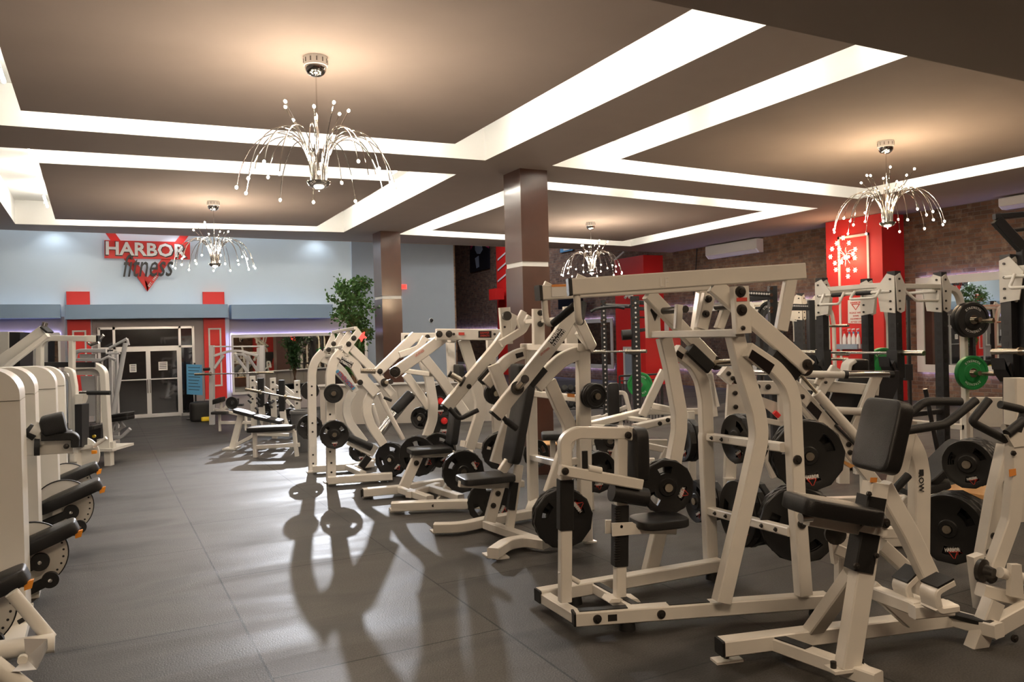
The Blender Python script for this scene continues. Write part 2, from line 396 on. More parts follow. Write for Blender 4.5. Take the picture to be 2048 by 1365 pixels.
def pilaster(x0, x1):
    l, r = py(x0, 640, YB-.1).x, py(x1, 640, YB-.1).x
    mb = MB(); mb.box((l, YB-.1, .34), (r, YB-.02, 2.78)); o = struct('trim_2', mb, 'red')
    w_ = r-l; t = .035; mb = MB(); a, b, c, d = l+w_*.2, r-w_*.2, .66, 1.92
    mb.box((a, YB-.118, c), (a+t, YB-.1, d)); mb.box((b-t, YB-.118, c), (b, YB-.1, d)); mb.box((a, YB-.118, c-t), (b, YB-.1, c)); mb.box((a, YB-.118, d), (b, YB-.1, d+t))
    struct('trim_3', mb, 'trim', o)
    mb = MB(); mb.box((l-.02, YB-.13, 0), (r+.02, YB-.02, .34)); struct('baseboard_back', mb, 'niche', o)
pilaster(134, 181); pilaster(407, 450)
# storefront: aluminium frame with a transom and two glass doors
YD = YB-.05
fx = [py(p, 750, YD).x for p in (200, 230, 361, 388)]; zt, zm = py(295, 654, YD).z, py(295, 693, YD).z
mb = MB(); t = .05
for x in fx: mb.box((x-t/2, YD-.05, 0), (x+t/2, YD+.03, zt))
mb.box((fx[0], YD-.05, zt-t), (fx[3], YD+.03, zt)); mb.box((fx[0], YD-.05, zm-t), (fx[3], YD+.03, zm)); mb.box((fx[0], YD-.05, 0), (fx[1], YD+.03, .06)); mb.box((fx[2], YD-.05, 0), (fx[3], YD+.03, .06))
wf = struct('window_1', mb, 'alu')
mb = MB()
for i in range(3): mb.box((fx[i]+t/2, YD-.02, zm), (fx[i+1]-t/2, YD-.01, zt-t))
for i in (0, 2): mb.box((fx[i]+t/2, YD-.02, .06), (fx[i+1]-t/2, YD-.01, zm-t))
struct('window_pane', mb, 'glass', wf)
cx = py(297, 750, YD).x
for i, (a, b) in enumerate(((fx[1]+t/2, cx), (cx, fx[2]-t/2))):
    mb = MB(); s_ = .045
    mb.box((a, YD-.06, .01), (a+s_, YD-.02, zm-t)); mb.box((b-s_, YD-.06, .01), (b, YD-.02, zm-t))
    mb.box((a+s_, YD-.06, .01), (b-s_, YD-.02, .09)); mb.box((a+s_, YD-.06, zm-t-.06), (b-s_, YD-.02, zm-t)); zp = py(297, 759, YD).z
    mb.box((a+s_, YD-.075, zp-.012), (b-s_, YD-.03, zp+.012))
    d = struct('door_%d' % (i+1), mb, 'alu')
    mb = MB(); mb.box((a+s_, YD-.045, .09), (b-s_, YD-.035, zm-t-.06)); struct('door_pane', mb, 'glass', d)
    mb = MB(); hx = b-.025 if i == 0 else a+.025; mb.tube([(hx, YD-.09, .55), (hx, YD-.09, .85)], .01); struct('door_handle', mb, 'chrome', d)
for (a, b, c, d, ds) in ((259, 729, 273, 745, 'left'), (317, 724, 335, 741, 'right')):
    mb = rect_y(MB(), a, b, c, d, YD-.075, .004); mb.cur = 1
    for k in range(4): rect_y(mb, a+2, b+2+k*3.4, c-2, b+3.3+k*3.4, YD-.079, .001)
    tag(obj('paper_notice', mb, ['paper', 'ink']), 'white printed notice taped on the %s glass entrance door' % ds, 'notice')
# mirrors on the back wall with LED glow
def mirror_y(n, x0, y0, x1, y1, inner_only=False):
    mb = rect_y(MB(), x0, y0, x1, y1, YB-.06, .03); o = struct('window_%d' % n, mb, 'trim')
    mb = rect_y(MB(), x0+5, y0+6, x1-5, y1-5, YB-.09, .006); struct('mirror_pane', mb, 'mirror', o)
    mb = rect_y(MB(), x0+1, y0+1, x1-1, y0+2, YB-.035, .02); struct('led_strip', mb, 'led', o)
    mb = rect_y(MB(), x0+1, y0, x0+2, y1, YB-.035, .02); struct('led_strip', mb, 'led', o)
mirror_y(2, 463, 667, 735, 783); mirror_y(3, -80, 667, 122, 783)
# right wall mirrors, pillars and red pilasters
def mirror_x(n, x0, x1, zb, zt_, fr=.16):
    yl, yr = px(x0, 660, XR).y, px(x1, 660, XR).y
    mb = MB(); A_, B_ = XR-.08, XR-.045; mb.box((A_, yr, zb), (B_, yl, zb+fr)); mb.box((A_, yr, zt_-fr), (B_, yl, zt_)); mb.box((A_, yr, zb+fr), (B_, yr+fr, zt_-fr)); mb.box((A_, yl-fr, zb+fr), (B_, yl, zt_-fr))
    o = struct('window_%d' % n, mb, 'trim')
    mb = MB(); mb.box((XR-.06, yr+fr, zb+fr), (XR-.05, yl-fr, zt_-fr)); struct('mirror_pane', mb, 'mirror', o)
    mb = MB(); mb.box((XR-.035, yr+.05, zt_-.04), (XR-.015, yl-.05, zt_-.02)); mb.box((XR-.035, yr+.05, zb+.02), (XR-.015, yl-.05, zb+.04)); struct('led_strip', mb, 'led', o)
mirror_x(4, 1838, 2600, .62, 2.6); mirror_x(5, 1333, 1648, .5, 2.32); mirror_x(6, 1098, 1229, .4, 2.12, .14)
mirror_x(7, 908, 996, .3, 1.95, .12)
def red_pillar(xa, xb, xc, ztop, mirrored=False):
    """xa..xb face towards the room, xb..xc near side; picture columns at eye height"""
    y0 = px(xc, 660, XR).y; X0 = None
    d = ray(xb, 660); P = CP + d*(y0/d.y); X0 = P.x; d = ray(xa, 660); P2 = CP + d*(X0/d.x)
    mb = MB(); mb.box((X0, y0, 0), (XR-.001, P2.y, ztop)); o = struct('trim_4', mb, 'red')
    return X0, y0, P2.y, o
# ---- red pilasters of the brick wall, with pale mouldings
X0, ya, yb2, rp = red_pillar(1656, 1768, 1812, 3.99)
mb = MB(); t = .05
l, r = px(1679, 600, X0).y, px(1741, 600, X0).y; zt = px(1710, 470, X0).z
mb.box((X0-.025, r, .9), (X0, r+t, zt)); mb.box((X0-.025, l-t, .9), (X0, l, zt)); mb.box((X0-.025, r, zt-t), (X0, l, zt)); struct('trim_5', mb, 'trim', rp)
X1, yc, yd, rp2 = red_pillar(1232, 1290, 1329, 3.95)
mb = MB(); l, r = px(1247, 700, X1).y, px(1281, 700, X1).y; z0, z1 = px(1264, 778, X1).z, px(1264, 694, X1).z
mb.box((X1-.02, r, z0), (X1, l, z1)); o = struct('trim_6', mb, 'trim', rp2)
mb = MB(); mb.box((X1-.025, r+.1, z0+.1), (X1-.02, l-.1, z1-.1)); struct('trim_panel', mb, 'greywall', rp2)
z0 = px(1236, 503, X1).z
mb = MB(); mb.slab([px(1229, 519, X1-.02), px(1231, 521, X1-.02), px(1249, 505, X1-.02), px(1247, 503, X1-.02)], .03, (1, 0, 0)); struct('trim_7', mb, 'trim', rp2)
# far pilaster with slanting pale stripes, deep in the alcove
X2, ye, yf, rp3 = red_pillar(996, 1030, 1050, 6.5)
for k, (a, b) in enumerate(((522, 504), (543, 525), (565, 548))):
    mb = MB(); mb.slab([px(996, a, X2-.02), px(996, a-3.5, X2-.02), px(1016, b-3.5, X2-.02), px(1016, b, X2-.02)], .04, (1, 0, 0)); struct('trim_8', mb, 'trim', rp3)

# ---- chandeliers
def chandelier(loc, where):
    T = thing('chandelier', where, 'chandelier', (loc[0], loc[1], 4.0), random.random()*6, 'spray chandeliers on the ceiling')
    mb = MB().lathe([(.0, 0), (.098, 0), (.098, -.075), (.09, -.08)], k=28)
    for a in range(12):
        th = a*math.pi/6; 
        for zz in (-.025, -.038, -.05):
            c = Vector((.099*math.cos(th), .099*math.sin(th), zz)); mb.cur = 1
            mb.box(c-Vector((.004, .004, .003)), c+Vector((.004, .004, .003))); mb.cur = 0
    obj('canopy', mb, ['acwhite', 'ink'], T)
    obj('canopy_cap', MB().lathe([(.0, -.08), (.092, -.08), (.088, -.11), (.07, -.14), (.04, -.158), (.0, -.165)], k=28), 'chrome', T)
    obj('rod', MB().cyl((0, 0, -.16), (0, 0, -1), .006, .50).cyl((0, 0, -.62), (0, 0, -1), .014, .12), 'chrome', T)
    obj('hub', MB().lathe([(.0, -1.135), (.006, -1.13), (.01, -1.115), (.045, -1.108), (.08, -1.09), (.10, -1.06), (.102, -1.052), (.06, -1.05), (.055, -.9), (.0, -.89)], k=28), 'chrome', T)
    arms = []
    for i in range(12): arms.append((i*30+random.uniform(-6, 6), .66, -1.10, .40, -.62))
    for i in range(9): arms.append((i*40+15+random.uniform(-7, 7), .52, -.95, .28, -.62))
    for i in range(8): arms.append((i*45+8+random.uniform(-10, 10), .32+random.uniform(-.12, .06), -.46+random.uniform(-.06, .05), .12, -.55))
    for th, R_, z1, rm, zm in arms:
        a = math.radians(th); d = Vector((math.cos(a), math.sin(a), 0)); s_ = d*.062+Vector((0, 0, -1.05))
        c1 = d*.07+Vector((0, 0, -.80)); up = z1 > -.7
        e = d*R_+Vector((0, 0, z1))
        if up: P = [s_, c1, d*(.09+.3*R_)+Vector((0, 0, -.62)), e]
        else: P = [s_, d*.05+Vector((0, 0, -.52)), d*(R_*.85)+Vector((0, 0, -.50)), e]
        pts = []
        for j in range(15):
            t = j/14; q = 1-t; pts.append(P[0]*q**3+P[1]*3*q*q*t+P[2]*3*q*t*t+P[3]*t**3)
        ar = obj('arm', MB().tube(pts, .0042, 6), 'chrome', T)
        dr = (pts[-1]-pts[-2]).normalized()
        obj('bulb', MB().lathe([(.0, -.002), (.006, 0), (.0115, .008), (.0115, .018), (.006, .026), (.0, .028)], pts[-1], dr, 8), 'bulb', ar)
    for zz, p in ((-.75, 16), (-1.18, 46)):
        l = bpy.data.lights.new('chandelier_light', 'POINT'); l.energy = p; l.color = (1.0, .70, .42) if loc[0] > 9 and loc[1] < 9 else (1.0, .82, .66); l.shadow_soft_size = .10
        lo = bpy.data.objects.new('chandelier_light', l); COL.objects.link(lo); lo.location = (loc[0], loc[1], 4.0+zz)
    return T
for loc, lab in (((1.69, 6.67), 'nearest and largest chandelier, hanging over the open aisle on the left'),
                 ((1.78, 14.11), 'chrome spray chandelier hanging in front of the gym sign on the back wall'),
                 ((9.44, 14.23), 'small far chrome chandelier seen above the long top beam of the high row machine'),
                 ((9.11, 6.80), 'chrome spray chandelier in front of the red brick-wall pilaster on the right')):
    chandelier(loc, lab)
# ---- fluorescent tubes lying in the ceiling recesses
def tubes(p, q, n, where, L=1.15, z=4.2):
    p, q = Vector((*p, z)), Vector((*q, z)); d = (q-p).normalized(); tot = (q-p).length
    for i in range(n):
        c = p + d*(tot*(i+.5)/n)
        T = thing('fluorescent_tube', 'white fluorescent tube above the '+where, 'ceiling light', c, 0, 'tubes above the '+where)
        obj('tube', MB().tube([-d*L/2, d*L/2], .02, 8), 'tube', T)
        obj('tube_holder', MB().box((-.03, -.03, -.04), (.03, .03, -.022)), 'white', T)
o_ = .3
for k, (r, c) in ((0, (1, 1)), (1, (3, 1)), (2, (1, 3)), (3, (3, 3))):
    q = ISL[k]; g = [G[r][c], G[r][c+1], G[r+1][c+1], G[r+1][c]]
    for i, n in ((0, 3), (1, 3), (2, 3), (3, 3)):
        t = .68 if i == 0 or (i == 3 and k > 1) else .16
        md = [((a[0]*(1-t)+b[0]*t), (a[1]*(1-t)+b[1]*t)) for a, b in zip(q, g)]
        tubes(md[i], md[(i+1) % 4], n, ('near', 'right', 'far', 'left')[i]+' edge of the '+('near left', 'far left', 'near right', 'far right')[k]+' ceiling island')
# ---- spots along the far edge of the ceiling, washing the back wall
for x, e, wh in ((-.75, 4, 'leftmost'), (1.6, 3.5, 'middle'), (4.75, 4, 'rightmost')):
    T = thing('ceiling_spotlight', wh+' small white spotlight above the pale back wall', 'spotlight', (x, YF+.12, 4.25), 0, 'spots washing the back wall')
    obj('lamp_housing', MB().lathe([(.0, 0), (.05, 0), (.06, -.12), (.04, -.12), (.03, -.03)], k=16), 'white', T)
    l = bpy.data.lights.new('wall_washer', 'SPOT'); l.energy = e; l.color = (.86, .93, 1); l.spot_size = 2.4; l.spot_blend = .8; l.shadow_soft_size = .04
    lo = bpy.data.objects.new('wall_washer', l); COL.objects.link(lo); lo.location = (x, YF+.12, 4.1)
    lo.rotation_euler = Vector((0, .3, -1)).to_track_quat('-Z', 'Y').to_euler()
l = bpy.data.lights.new('aisle_spot', 'SPOT'); l.energy = 1700; l.color = (.90, .93, 1); l.spot_size = .62; l.spot_blend = .8; l.shadow_soft_size = .05
lo = bpy.data.objects.new('aisle_spot', l); COL.objects.link(lo); lo.location = (4.75, YF+.14, 3.9)
lo.rotation_euler = (Vector((1.2, 7.5, 0))-Vector((4.75, YF, 3.9))).to_track_quat('-Z', 'Y').to_euler()
area('high_bay_lamp', (1.5, 18.95, 6.3), 7, 150, (.84, .92, 1), sy=.3)
area('high_bay_lamp', (12, 27, 6.4), 3, 120, (.9, .9, 1), sy=3)

# ---- sign on the back wall
ys = YB-.05
def pb(x, y, Y=ys): return py(x, y, Y)
T = thing('wall_sign', 'red triangle sign reading HARBOR fitness on the pale back wall', 'sign', (0, 0, 0))
sg = crop(0, 440, .36622)
P = lambda x, y: pb(*sg(x, y))
mb = MB(); dz = (0, 1, 0)
for q in ([(560, 50), (612, 50), (820, 335), (805, 392)], [(1058, 50), (1010, 50), (790, 335), (805, 392)]):
    mb.slab([P(*a) for a in q], .04, dz)
obj('triangle', mb, 'red', T)
mb = MB(); mb.slab([P(570, 113), P(1036, 124), P(1036, 218), P(570, 211)], .05, dz)
mb.tf(Matrix.Translation((0, -.05, 0))); obj('banner', mb, 'red', T)
c = P(803, 166); w_ = (P(1025, 166)-P(582, 166)).length; h_ = (P(803, 128)-P(803, 205)).length
fm = frame_m((c.x, ys-.08, c.z), (1, 0, 0), (0, 0, 1))
def fit_text(mb, txt, M, w_, h_, off=0, shear=0, mi=0, space=1.0, ext=.004, line=1.0):
    t = text_mb(txt, 1, shear, off, ext/max(h_, .01)*0+.01, space, line)
    xs = [v[0] for v in t.v]; zs = [v[1] for v in t.v]; sx = w_/(max(xs)-min(xs)); sy = h_/(max(zs)-min(zs))
    mx, mz = (max(xs)+min(xs))/2, (max(zs)+min(zs))/2
    t.v = [((v[0]-mx)*sx, (v[1]-mz)*sy, v[2]*ext/.01) for v in t.v]; put(mb, t, M, mi=mi); return mb
mb = MB(); fit_text(mb, 'HARBOR', fm @ Matrix.Rotation(-.013, 4, 'Z'), w_*1.015, h_*1.06, .035, mi=0, space=1.02, ext=.002); obj('lettering_outline', mb, 'ink', T)  # black outline behind the white letters
mb = MB(); fit_text(mb, 'HARBOR', fm @ Matrix.Translation((-.008, .008, .006)) @ Matrix.Rotation(-.013, 4, 'Z'), w_*.985, h_*.95, .028, space=1.02); obj('lettering', mb, 'whiteink', T)
c = P(808, 252); w_ = (P(945, 250)-P(668, 250)).length; h_ = (P(800, 185)-P(800, 300)).length
mb = MB(); fit_text(mb, 'fitness', frame_m((c.x, ys-.10, c.z), (1, 0, 0), (0, 0, 1)) @ Matrix.Rotation(.03, 4, 'Z'), w_, h_*1.05, .004, .35, space=1.0, ext=.012); obj('script_lettering', mb, 'ink', T)
a, b = P(808, 365), P(852, 308); d = (b-a).normalized(); c = (a+b)/2
mb = MB(); fit_text(mb, 'EST. 1991', frame_m((c.x+.01, ys-.05, c.z), d, Vector((0, -1, 0)).cross(d)), (b-a).length, .05, .01); obj('small_lettering', mb, 'whiteink', T)

# ---- things on the brick wall
def wall_unit(name, lab, cat, x0, y0, x1, y1, dep=.24):
    a, b = px(x0, (y0+y1)/2, XR), px(x1, (y0+y1)/2, XR); zt = min(3.97, px((x0+x1)/2, y0, XR).z); zb = px((x0+x1)/2, y1, XR).z
    T = thing(name, lab, cat, (XR-.005, (a.y+b.y)/2, zb)); W = (a.y-b.y)/2; H = zt-zb
    prof = [(0, 0), (-dep*.6, 0), (-dep, H*.28), (-dep, H*.92), (-dep*.93, H), (0, H)]
    mb = MB(); k = len(prof); mb.add([(x, -W, z) for x, z in prof]+[(x, W, z) for x, z in prof], [list(range(k)), list(reversed(range(k, 2*k)))]+[(i, k+i, k+(i+1) % k, (i+1) % k) for i in range(k)])
    obj('housing', mb, 'acwhite', T, sharp=20)
    mb = MB()
    mb.slab([(-dep*.62, -W*.94, H*.02), (-dep*.62, W*.94, H*.02), (-dep*.99, W*.94, H*.24), (-dep*.99, -W*.94, H*.24)], .008, (-.6, 0, -.8)); obj('air_flap', mb, 'trim', T)
    mb = MB(); 
    for i in range(6): mb.box((-dep*.9+i*dep*.14, -W*.9, H), (-dep*.9+i*dep*.14+.01, W*.9, H+.004))
    obj('intake_grille', mb, 'greywall', T)
wall_unit('air_conditioner', 'white wall air conditioner on the brick wall between the red pilasters', 'air conditioner', 1424, 480, 1527, 512)
wall_unit('air_conditioner', 'white wall air conditioner cut off at the right edge of the picture', 'air conditioner', 2012, 382, 2130, 412)
mb = MB().tube([px(1394, 497, XR-.02), px(1392, 530, XR-.02), px(1387, 590, XR-.02)], .015); tag(obj('cable', mb, 'ink'), 'dark cable running down the brick wall beside the air conditioner', 'cable')
# painting in the alcove: plain dark stand-in portrait
mb = MB(); q = [px(940, 470, XR-.06), px(941, 546, XR-.06), px(979, 537, XR-.06), px(978, 466, XR-.06)]; mb.slab(q, .05, (1, 0, 0))
T = tag(obj('wall_painting', mb, 'screen'), 'dark painting of a figure with magenta corners on the far brick wall', 'painting')
mb = MB(); mb.slab([px(941, 488, XR-.1), px(941, 500, XR-.1), px(948, 488, XR-.1)], .01, (1, 0, 0)); mb.slab([px(969, 487, XR-.1), px(978, 487, XR-.1), px(978, 497, XR-.1), px(972, 494, XR-.1)], .01, (1, 0, 0)); obj('painted_background', mb, 'magenta', T)
mb = MB(); mb.slab([px(a, b, XR-.1) for a, b in ((950, 490), (963, 490), (965, 500), (960, 508), (954, 508), (950, 500))], .01, (1, 0, 0)); mb.slab([px(a, b, XR-.1) for a, b in ((950, 517), (957, 512), (958, 534), (953, 537))], .01, (1, 0, 0)); obj('painted_figure', mb, 'greywall', T)
mb = MB(); mb.slab([px(1121, 494, XR-.05), px(1121, 506, XR-.05), px(1146, 501, XR-.05), px(1146, 490, XR-.05)], .04, (1, 0, 0)); T = tag(obj('small_picture', mb, 'bluesign'), 'small blue and white picture high on brick wall beside the central pillar', 'picture')
mb = MB(); mb.slab([px(1127, 497, XR-.09), px(1127, 502, XR-.09), px(1140, 499, XR-.09), px(1140, 494, XR-.09)], .01, (1, 0, 0)); obj('picture_patch', mb, 'paper', T)
T = thing('television', 'black wall television on the brick wall right of the central pillar', 'television', px(1141, 602, XR-.3))
mb = MB(); mb.box((-.04, -.8, -.28), (.02, .8, .28)); obj('screen', mb, 'screen', T); obj('wall_bracket', MB().box((.02, -.1, -.1), (.28, .1, .1)), 'darkmetal', T)
# alarm box on the far pilaster, camera, exit light, emergency light
c = px(993, 588, X2-.35); T = thing('alarm_horn', 'red cube alarm fixed to the far red striped pilaster', 'alarm', c)
obj('housing', MB().box((-.2, -.3, -.25), (.2, .3, .2)), 'red', T); obj('bracket', MB().box((.2, -.08, -.1), (.36, .08, .1)), 'red', T)
c = py(863, 641, YB-.06); T = thing('security_camera', 'small dome camera on the shaded back wall right of the far pillar', 'camera', c)
obj('dome', MB().lathe([(0, -.05), (.03, -.045), (.045, -.02), (.05, 0)], ax=(0, 1, 0)), 'screen', T); obj('mount', MB().lathe([(.055, 0), (.06, .03)], ax=(0, 1, 0)), 'white', T)
c = py(806, 574, YB-.1); T = thing('exit_sign', 'small red lit exit sign beside the far dark pillar', 'exit sign', c)
obj('sign_face', MB().box((-.09, -.03, -.06), (.09, 0, .06)), 'exitred', T); mb = MB(); fit_text(mb, 'EXIT', frame_m((0, -.034, 0), (1, 0, 0), (0, 0, 1)), .13, .07); obj('lettering', mb, 'ink', T); obj('mount', MB().box((-.02, 0, -.02), (.02, .07, .02)), 'white', T)
c = px(1258, 590, X1-.06); T = thing('emergency_light', 'white twin emergency light high on the middle red pilaster', 'emergency light', c)
obj('housing', MB().box((-.04, -.14, -.05), (.055, .14, .05)), 'acwhite', T)
for s_ in (-1, 1): obj('lamp_head', MB().lathe([(.03, 0), (.045, .06), (.0, .065)], (-.03, s_*.1, -.06), (-1, 0, -.5)), 'acwhite', T)
# star burst lamp on the red pilaster
c = px(1697, 514, X0-.02); T = thing('starburst_wall_lamp', 'glowing flower-headed wall lamp on the red pilaster with white moulding', 'wall lamp', c)
obj('wall_plate', MB().lathe([(.08, 0), (.07, .04), (.02, .07), (0, .07)], ax=(-1, 0, 0)), 'chrome', T)
cs = crop(1560, 380, .36637)
for sx, sy in ((345, 262), (310, 292), (376, 290), (284, 323), (323, 321), (410, 325), (275, 366), (398, 350), (300, 400), (335, 395), (305, 436), (372, 438), (410, 438), (371, 472), (356, 368), (408, 371)):
    q = px(*cs(sx, sy), X0-.16)-c; a = Vector((-.05, 0, 0)); m_ = (a+q)/2+Vector((-.08, 0, .05))
    ar = obj('stem', MB().tube(rnd([a, m_, q], .2), .005, 6), 'chrome', T)
    mb = MB(); pts = []
    for i in range(12):
        rr = .055 if i % 2 == 0 else .022; th = i*math.pi/6; pts.append(q+Vector((0, rr*math.cos(th), rr*math.sin(th))))
    mb.slab(pts, .02, (1, 0, 0)); obj('flower', mb, 'star', ar)
l = bpy.data.lights.new('star_lamp_light', 'POINT'); l.energy = 14; l.color = (1, .6, .35); l.shadow_soft_size = .2
lo = bpy.data.objects.new('star_lamp_light', l); COL.objects.link(lo); lo.location = c+Vector((-.3, 0, 0))
# poster and spray bottles on the red pilaster
cp = crop(1500, 560, .26374)
q = [px(*cp(*a), X0-.01) for a in ((742, 155), (744, 330), (860, 332), (860, 150))]
mb = MB().slab(q, .006, (1, 0, 0)); T = tag(obj('wipe_down_poster', mb, 'paper'), 'white poster asking to wipe down equipment on the red pilaster', 'poster')
ce = px(*cp(802, 240), X0-.016); W_ = (q[0]-q[3]).length; H_ = (q[0]-q[1]).length
fm = frame_m(ce, (0, -1, 0), (0, 0, 1))
mb = MB()
for k, tx in enumerate(('PLEASE WIPE', 'DOWN', 'EQUIPMENT', 'AFTER USE')):
    ww = (.82, .36, .7, .7)[k]*W_; fit_text(mb, tx, fm @ Matrix.Translation((0, H_*(-.06-.13*k), 0)), ww, H_*.075, .012, ext=.001)
fit_text(mb, 'HARBOR', fm @ Matrix.Translation((0, H_*.38, 0)), W_*.66, H_*.09, .03, ext=.001)
mb.slab([fm @ Vector(v) for v in ((-W_*.27, H_*.3, 0), (-W_*.2, H_*.3, 0), (0, H_*.09, 0), (0, H_*.05, 0))], .001, (1, 0, 0))
mb.slab([fm @ Vector(v) for v in ((W_*.27, H_*.3, 0), (W_*.2, H_*.3, 0), (0, H_*.09, 0), (0, H_*.05, 0))], .001, (1, 0, 0))
mb.slab([fm @ Vector(v) for v in ((-W_*.27, H_*.32, 0), (W_*.27, H_*.32, 0), (W_*.27, H_*.29, 0), (-W_*.27, H_*.29, 0))], .001, (1, 0, 0))
obj('poster_print', mb, 'redink', T)
a, b = px(*cp(690, 485), X0), px(*cp(850, 485), X0); T = thing('bottle_shelf', 'dark wall bin shelf holding spray bottles under the poster', 'shelf', (X0-.002, (a.y+b.y)/2, px(*cp(770, 525), X0).z))
W_ = (a.y-b.y)/2; zz = px(*cp(770, 487), X0).z-T.location.z
mb = MB(); mb.box((-.16, -W_, 0), (0, W_, .01)); mb.box((-.16, -W_, .01), (-.15, W_, zz)); mb.box((-.15, -W_, .01), (0, -W_+.01, zz)); mb.box((-.15, W_-.01, .01), (0, W_, zz)); obj('tray', mb, 'greywall', T)
for i, (sx, col_) in enumerate(((718, 'redplastic'), (755, 'bluesign'), (787, 'bluesign'), (822, 'bluesign'))):
    q = px(*cp(sx, 485), X0-.08); z0 = T.location.z+.012
    lab = ('leftmost spray bottle on the shelf, with a red trigger head', 'second spray bottle from the left on the shelf, white with a blue collar', 'third spray bottle from the left on the shelf, white with a blue collar', 'rightmost spray bottle on the shelf, white with a blue collar')[i]
    B_ = thing('spray_bottle', lab, 'spray bottle', (q.x, q.y, z0), 0, 'spray bottles on the wall shelf')
    H_ = px(*cp(sx, 365), X0-.08).z-z0
    obj('bottle_body', MB().lathe([(.0, 0), (.045, 0), (.045, H_*.5), (.018, H_*.7), (.016, H_*.76), (.0, H_*.76)], k=16), 'acwhite', B_)
    obj('collar', MB().lathe([(.02, H_*.72), (.02, H_*.82)], k=12), col_, B_)
    obj('trigger_head', MB().bar([(0, .04, H_*.93), (0, -.03, H_*.95)], .022, .03).bar([(0, .03, H_*.92), (0, .045, H_*.8)], .008, .012), 'acwhite' if i else 'redplastic', B_)
# ================================================================ MACHINES
class Mach:
    def __init__(s, name, label, cat, x, y, ang):
        s.a = math.radians(ang); s.o = Vector((x, y, 0)); s.u = Vector((math.cos(s.a), math.sin(s.a), 0)); s.v = Vector((-math.sin(s.a), math.cos(s.a), 0))
        s.root = thing(name, label, cat, (x, y, 0), s.a); s.mbs = {}; s.f = MB(); s.what = None
    def L(s, P): d = P-s.o; return Vector((d.dot(s.u), d.dot(s.v), d.z))
    def W(s, p): return s.o+s.u*p[0]+s.v*p[1]+Vector((0, 0, p[2]))
    def V(s, v, *pts):
        out = []
        for p in pts:
            d = ray(*p); t = (v-(CP-s.o).dot(s.v))/d.dot(s.v); out.append(s.L(CP+d*t))
        return out if len(out) > 1 else out[0]
    def U(s, u, *pts):
        out = []
        for p in pts:
            d = ray(*p); t = (u-(CP-s.o).dot(s.u))/d.dot(s.u); out.append(s.L(CP+d*t))
        return out if len(out) > 1 else out[0]
    def Z(s, z, *pts, dz=0):
        out = [s.L(pz(*p, z))+Vector((0, 0, dz)) for p in pts]
        return out if len(out) > 1 else out[0]
    def PL(s, a, b, *pts):
        """points on the upright plane through local (u,v) a and b"""
        A = s.W((a[0], a[1], 0)); B = s.W((b[0], b[1], 0)); n = (B-A).cross(Vector((0, 0, 1))).normalized(); out = []
        for p in pts:
            d = ray(*p); t = (A-CP).dot(n)/d.dot(n); out.append(s.L(CP+d*t))
        return out if len(out) > 1 else out[0]
    def part(s, name, mb, m, label=None, parent=None):
        return obj(name, mb, m, parent or s.root, label=label)
    def bolts(s, pts, r=.022, ax=(0, -1, 0), parent=None, h=.016):
        for p in pts:
            mb = MB().lathe([(.0, -.002), (r, -.002), (r, h*.4), (r*.8, h*.5), (r*.5, h*.55), (r*.45, h), (.0, h)], p, ax, 16); s.part('bolt', mb, 'bolt', parent=parent)
    def foot(s, p, r=.035, h=.045, z=0):
        s.part('rubber_foot', MB().lathe([(r*1.15, 0), (r, h)], (p[0], p[1], z), k=16), 'rubber')
    def horn(s, a, d, L=.25, m='worn', r=.0245, cap=True):
        if not cap: return
        a = Vector(a); d = Vector(d).normalized()
        o = s.part('weight_horn', MB().tube([a, a+d*L], r, 18), m)
        if cap:
            k = MB().tube([a+d*.002, a+d*.018], r+.022, 18)
            s.part('collar', k, 'bolt', parent=o)
        return a, d
    def done(s, m='steel'): s.part('frame', s.f, m)
mir = lambda P: [Vector((p[0], -p[1], p[2])) for p in P]
NV = (0, 1, 0)

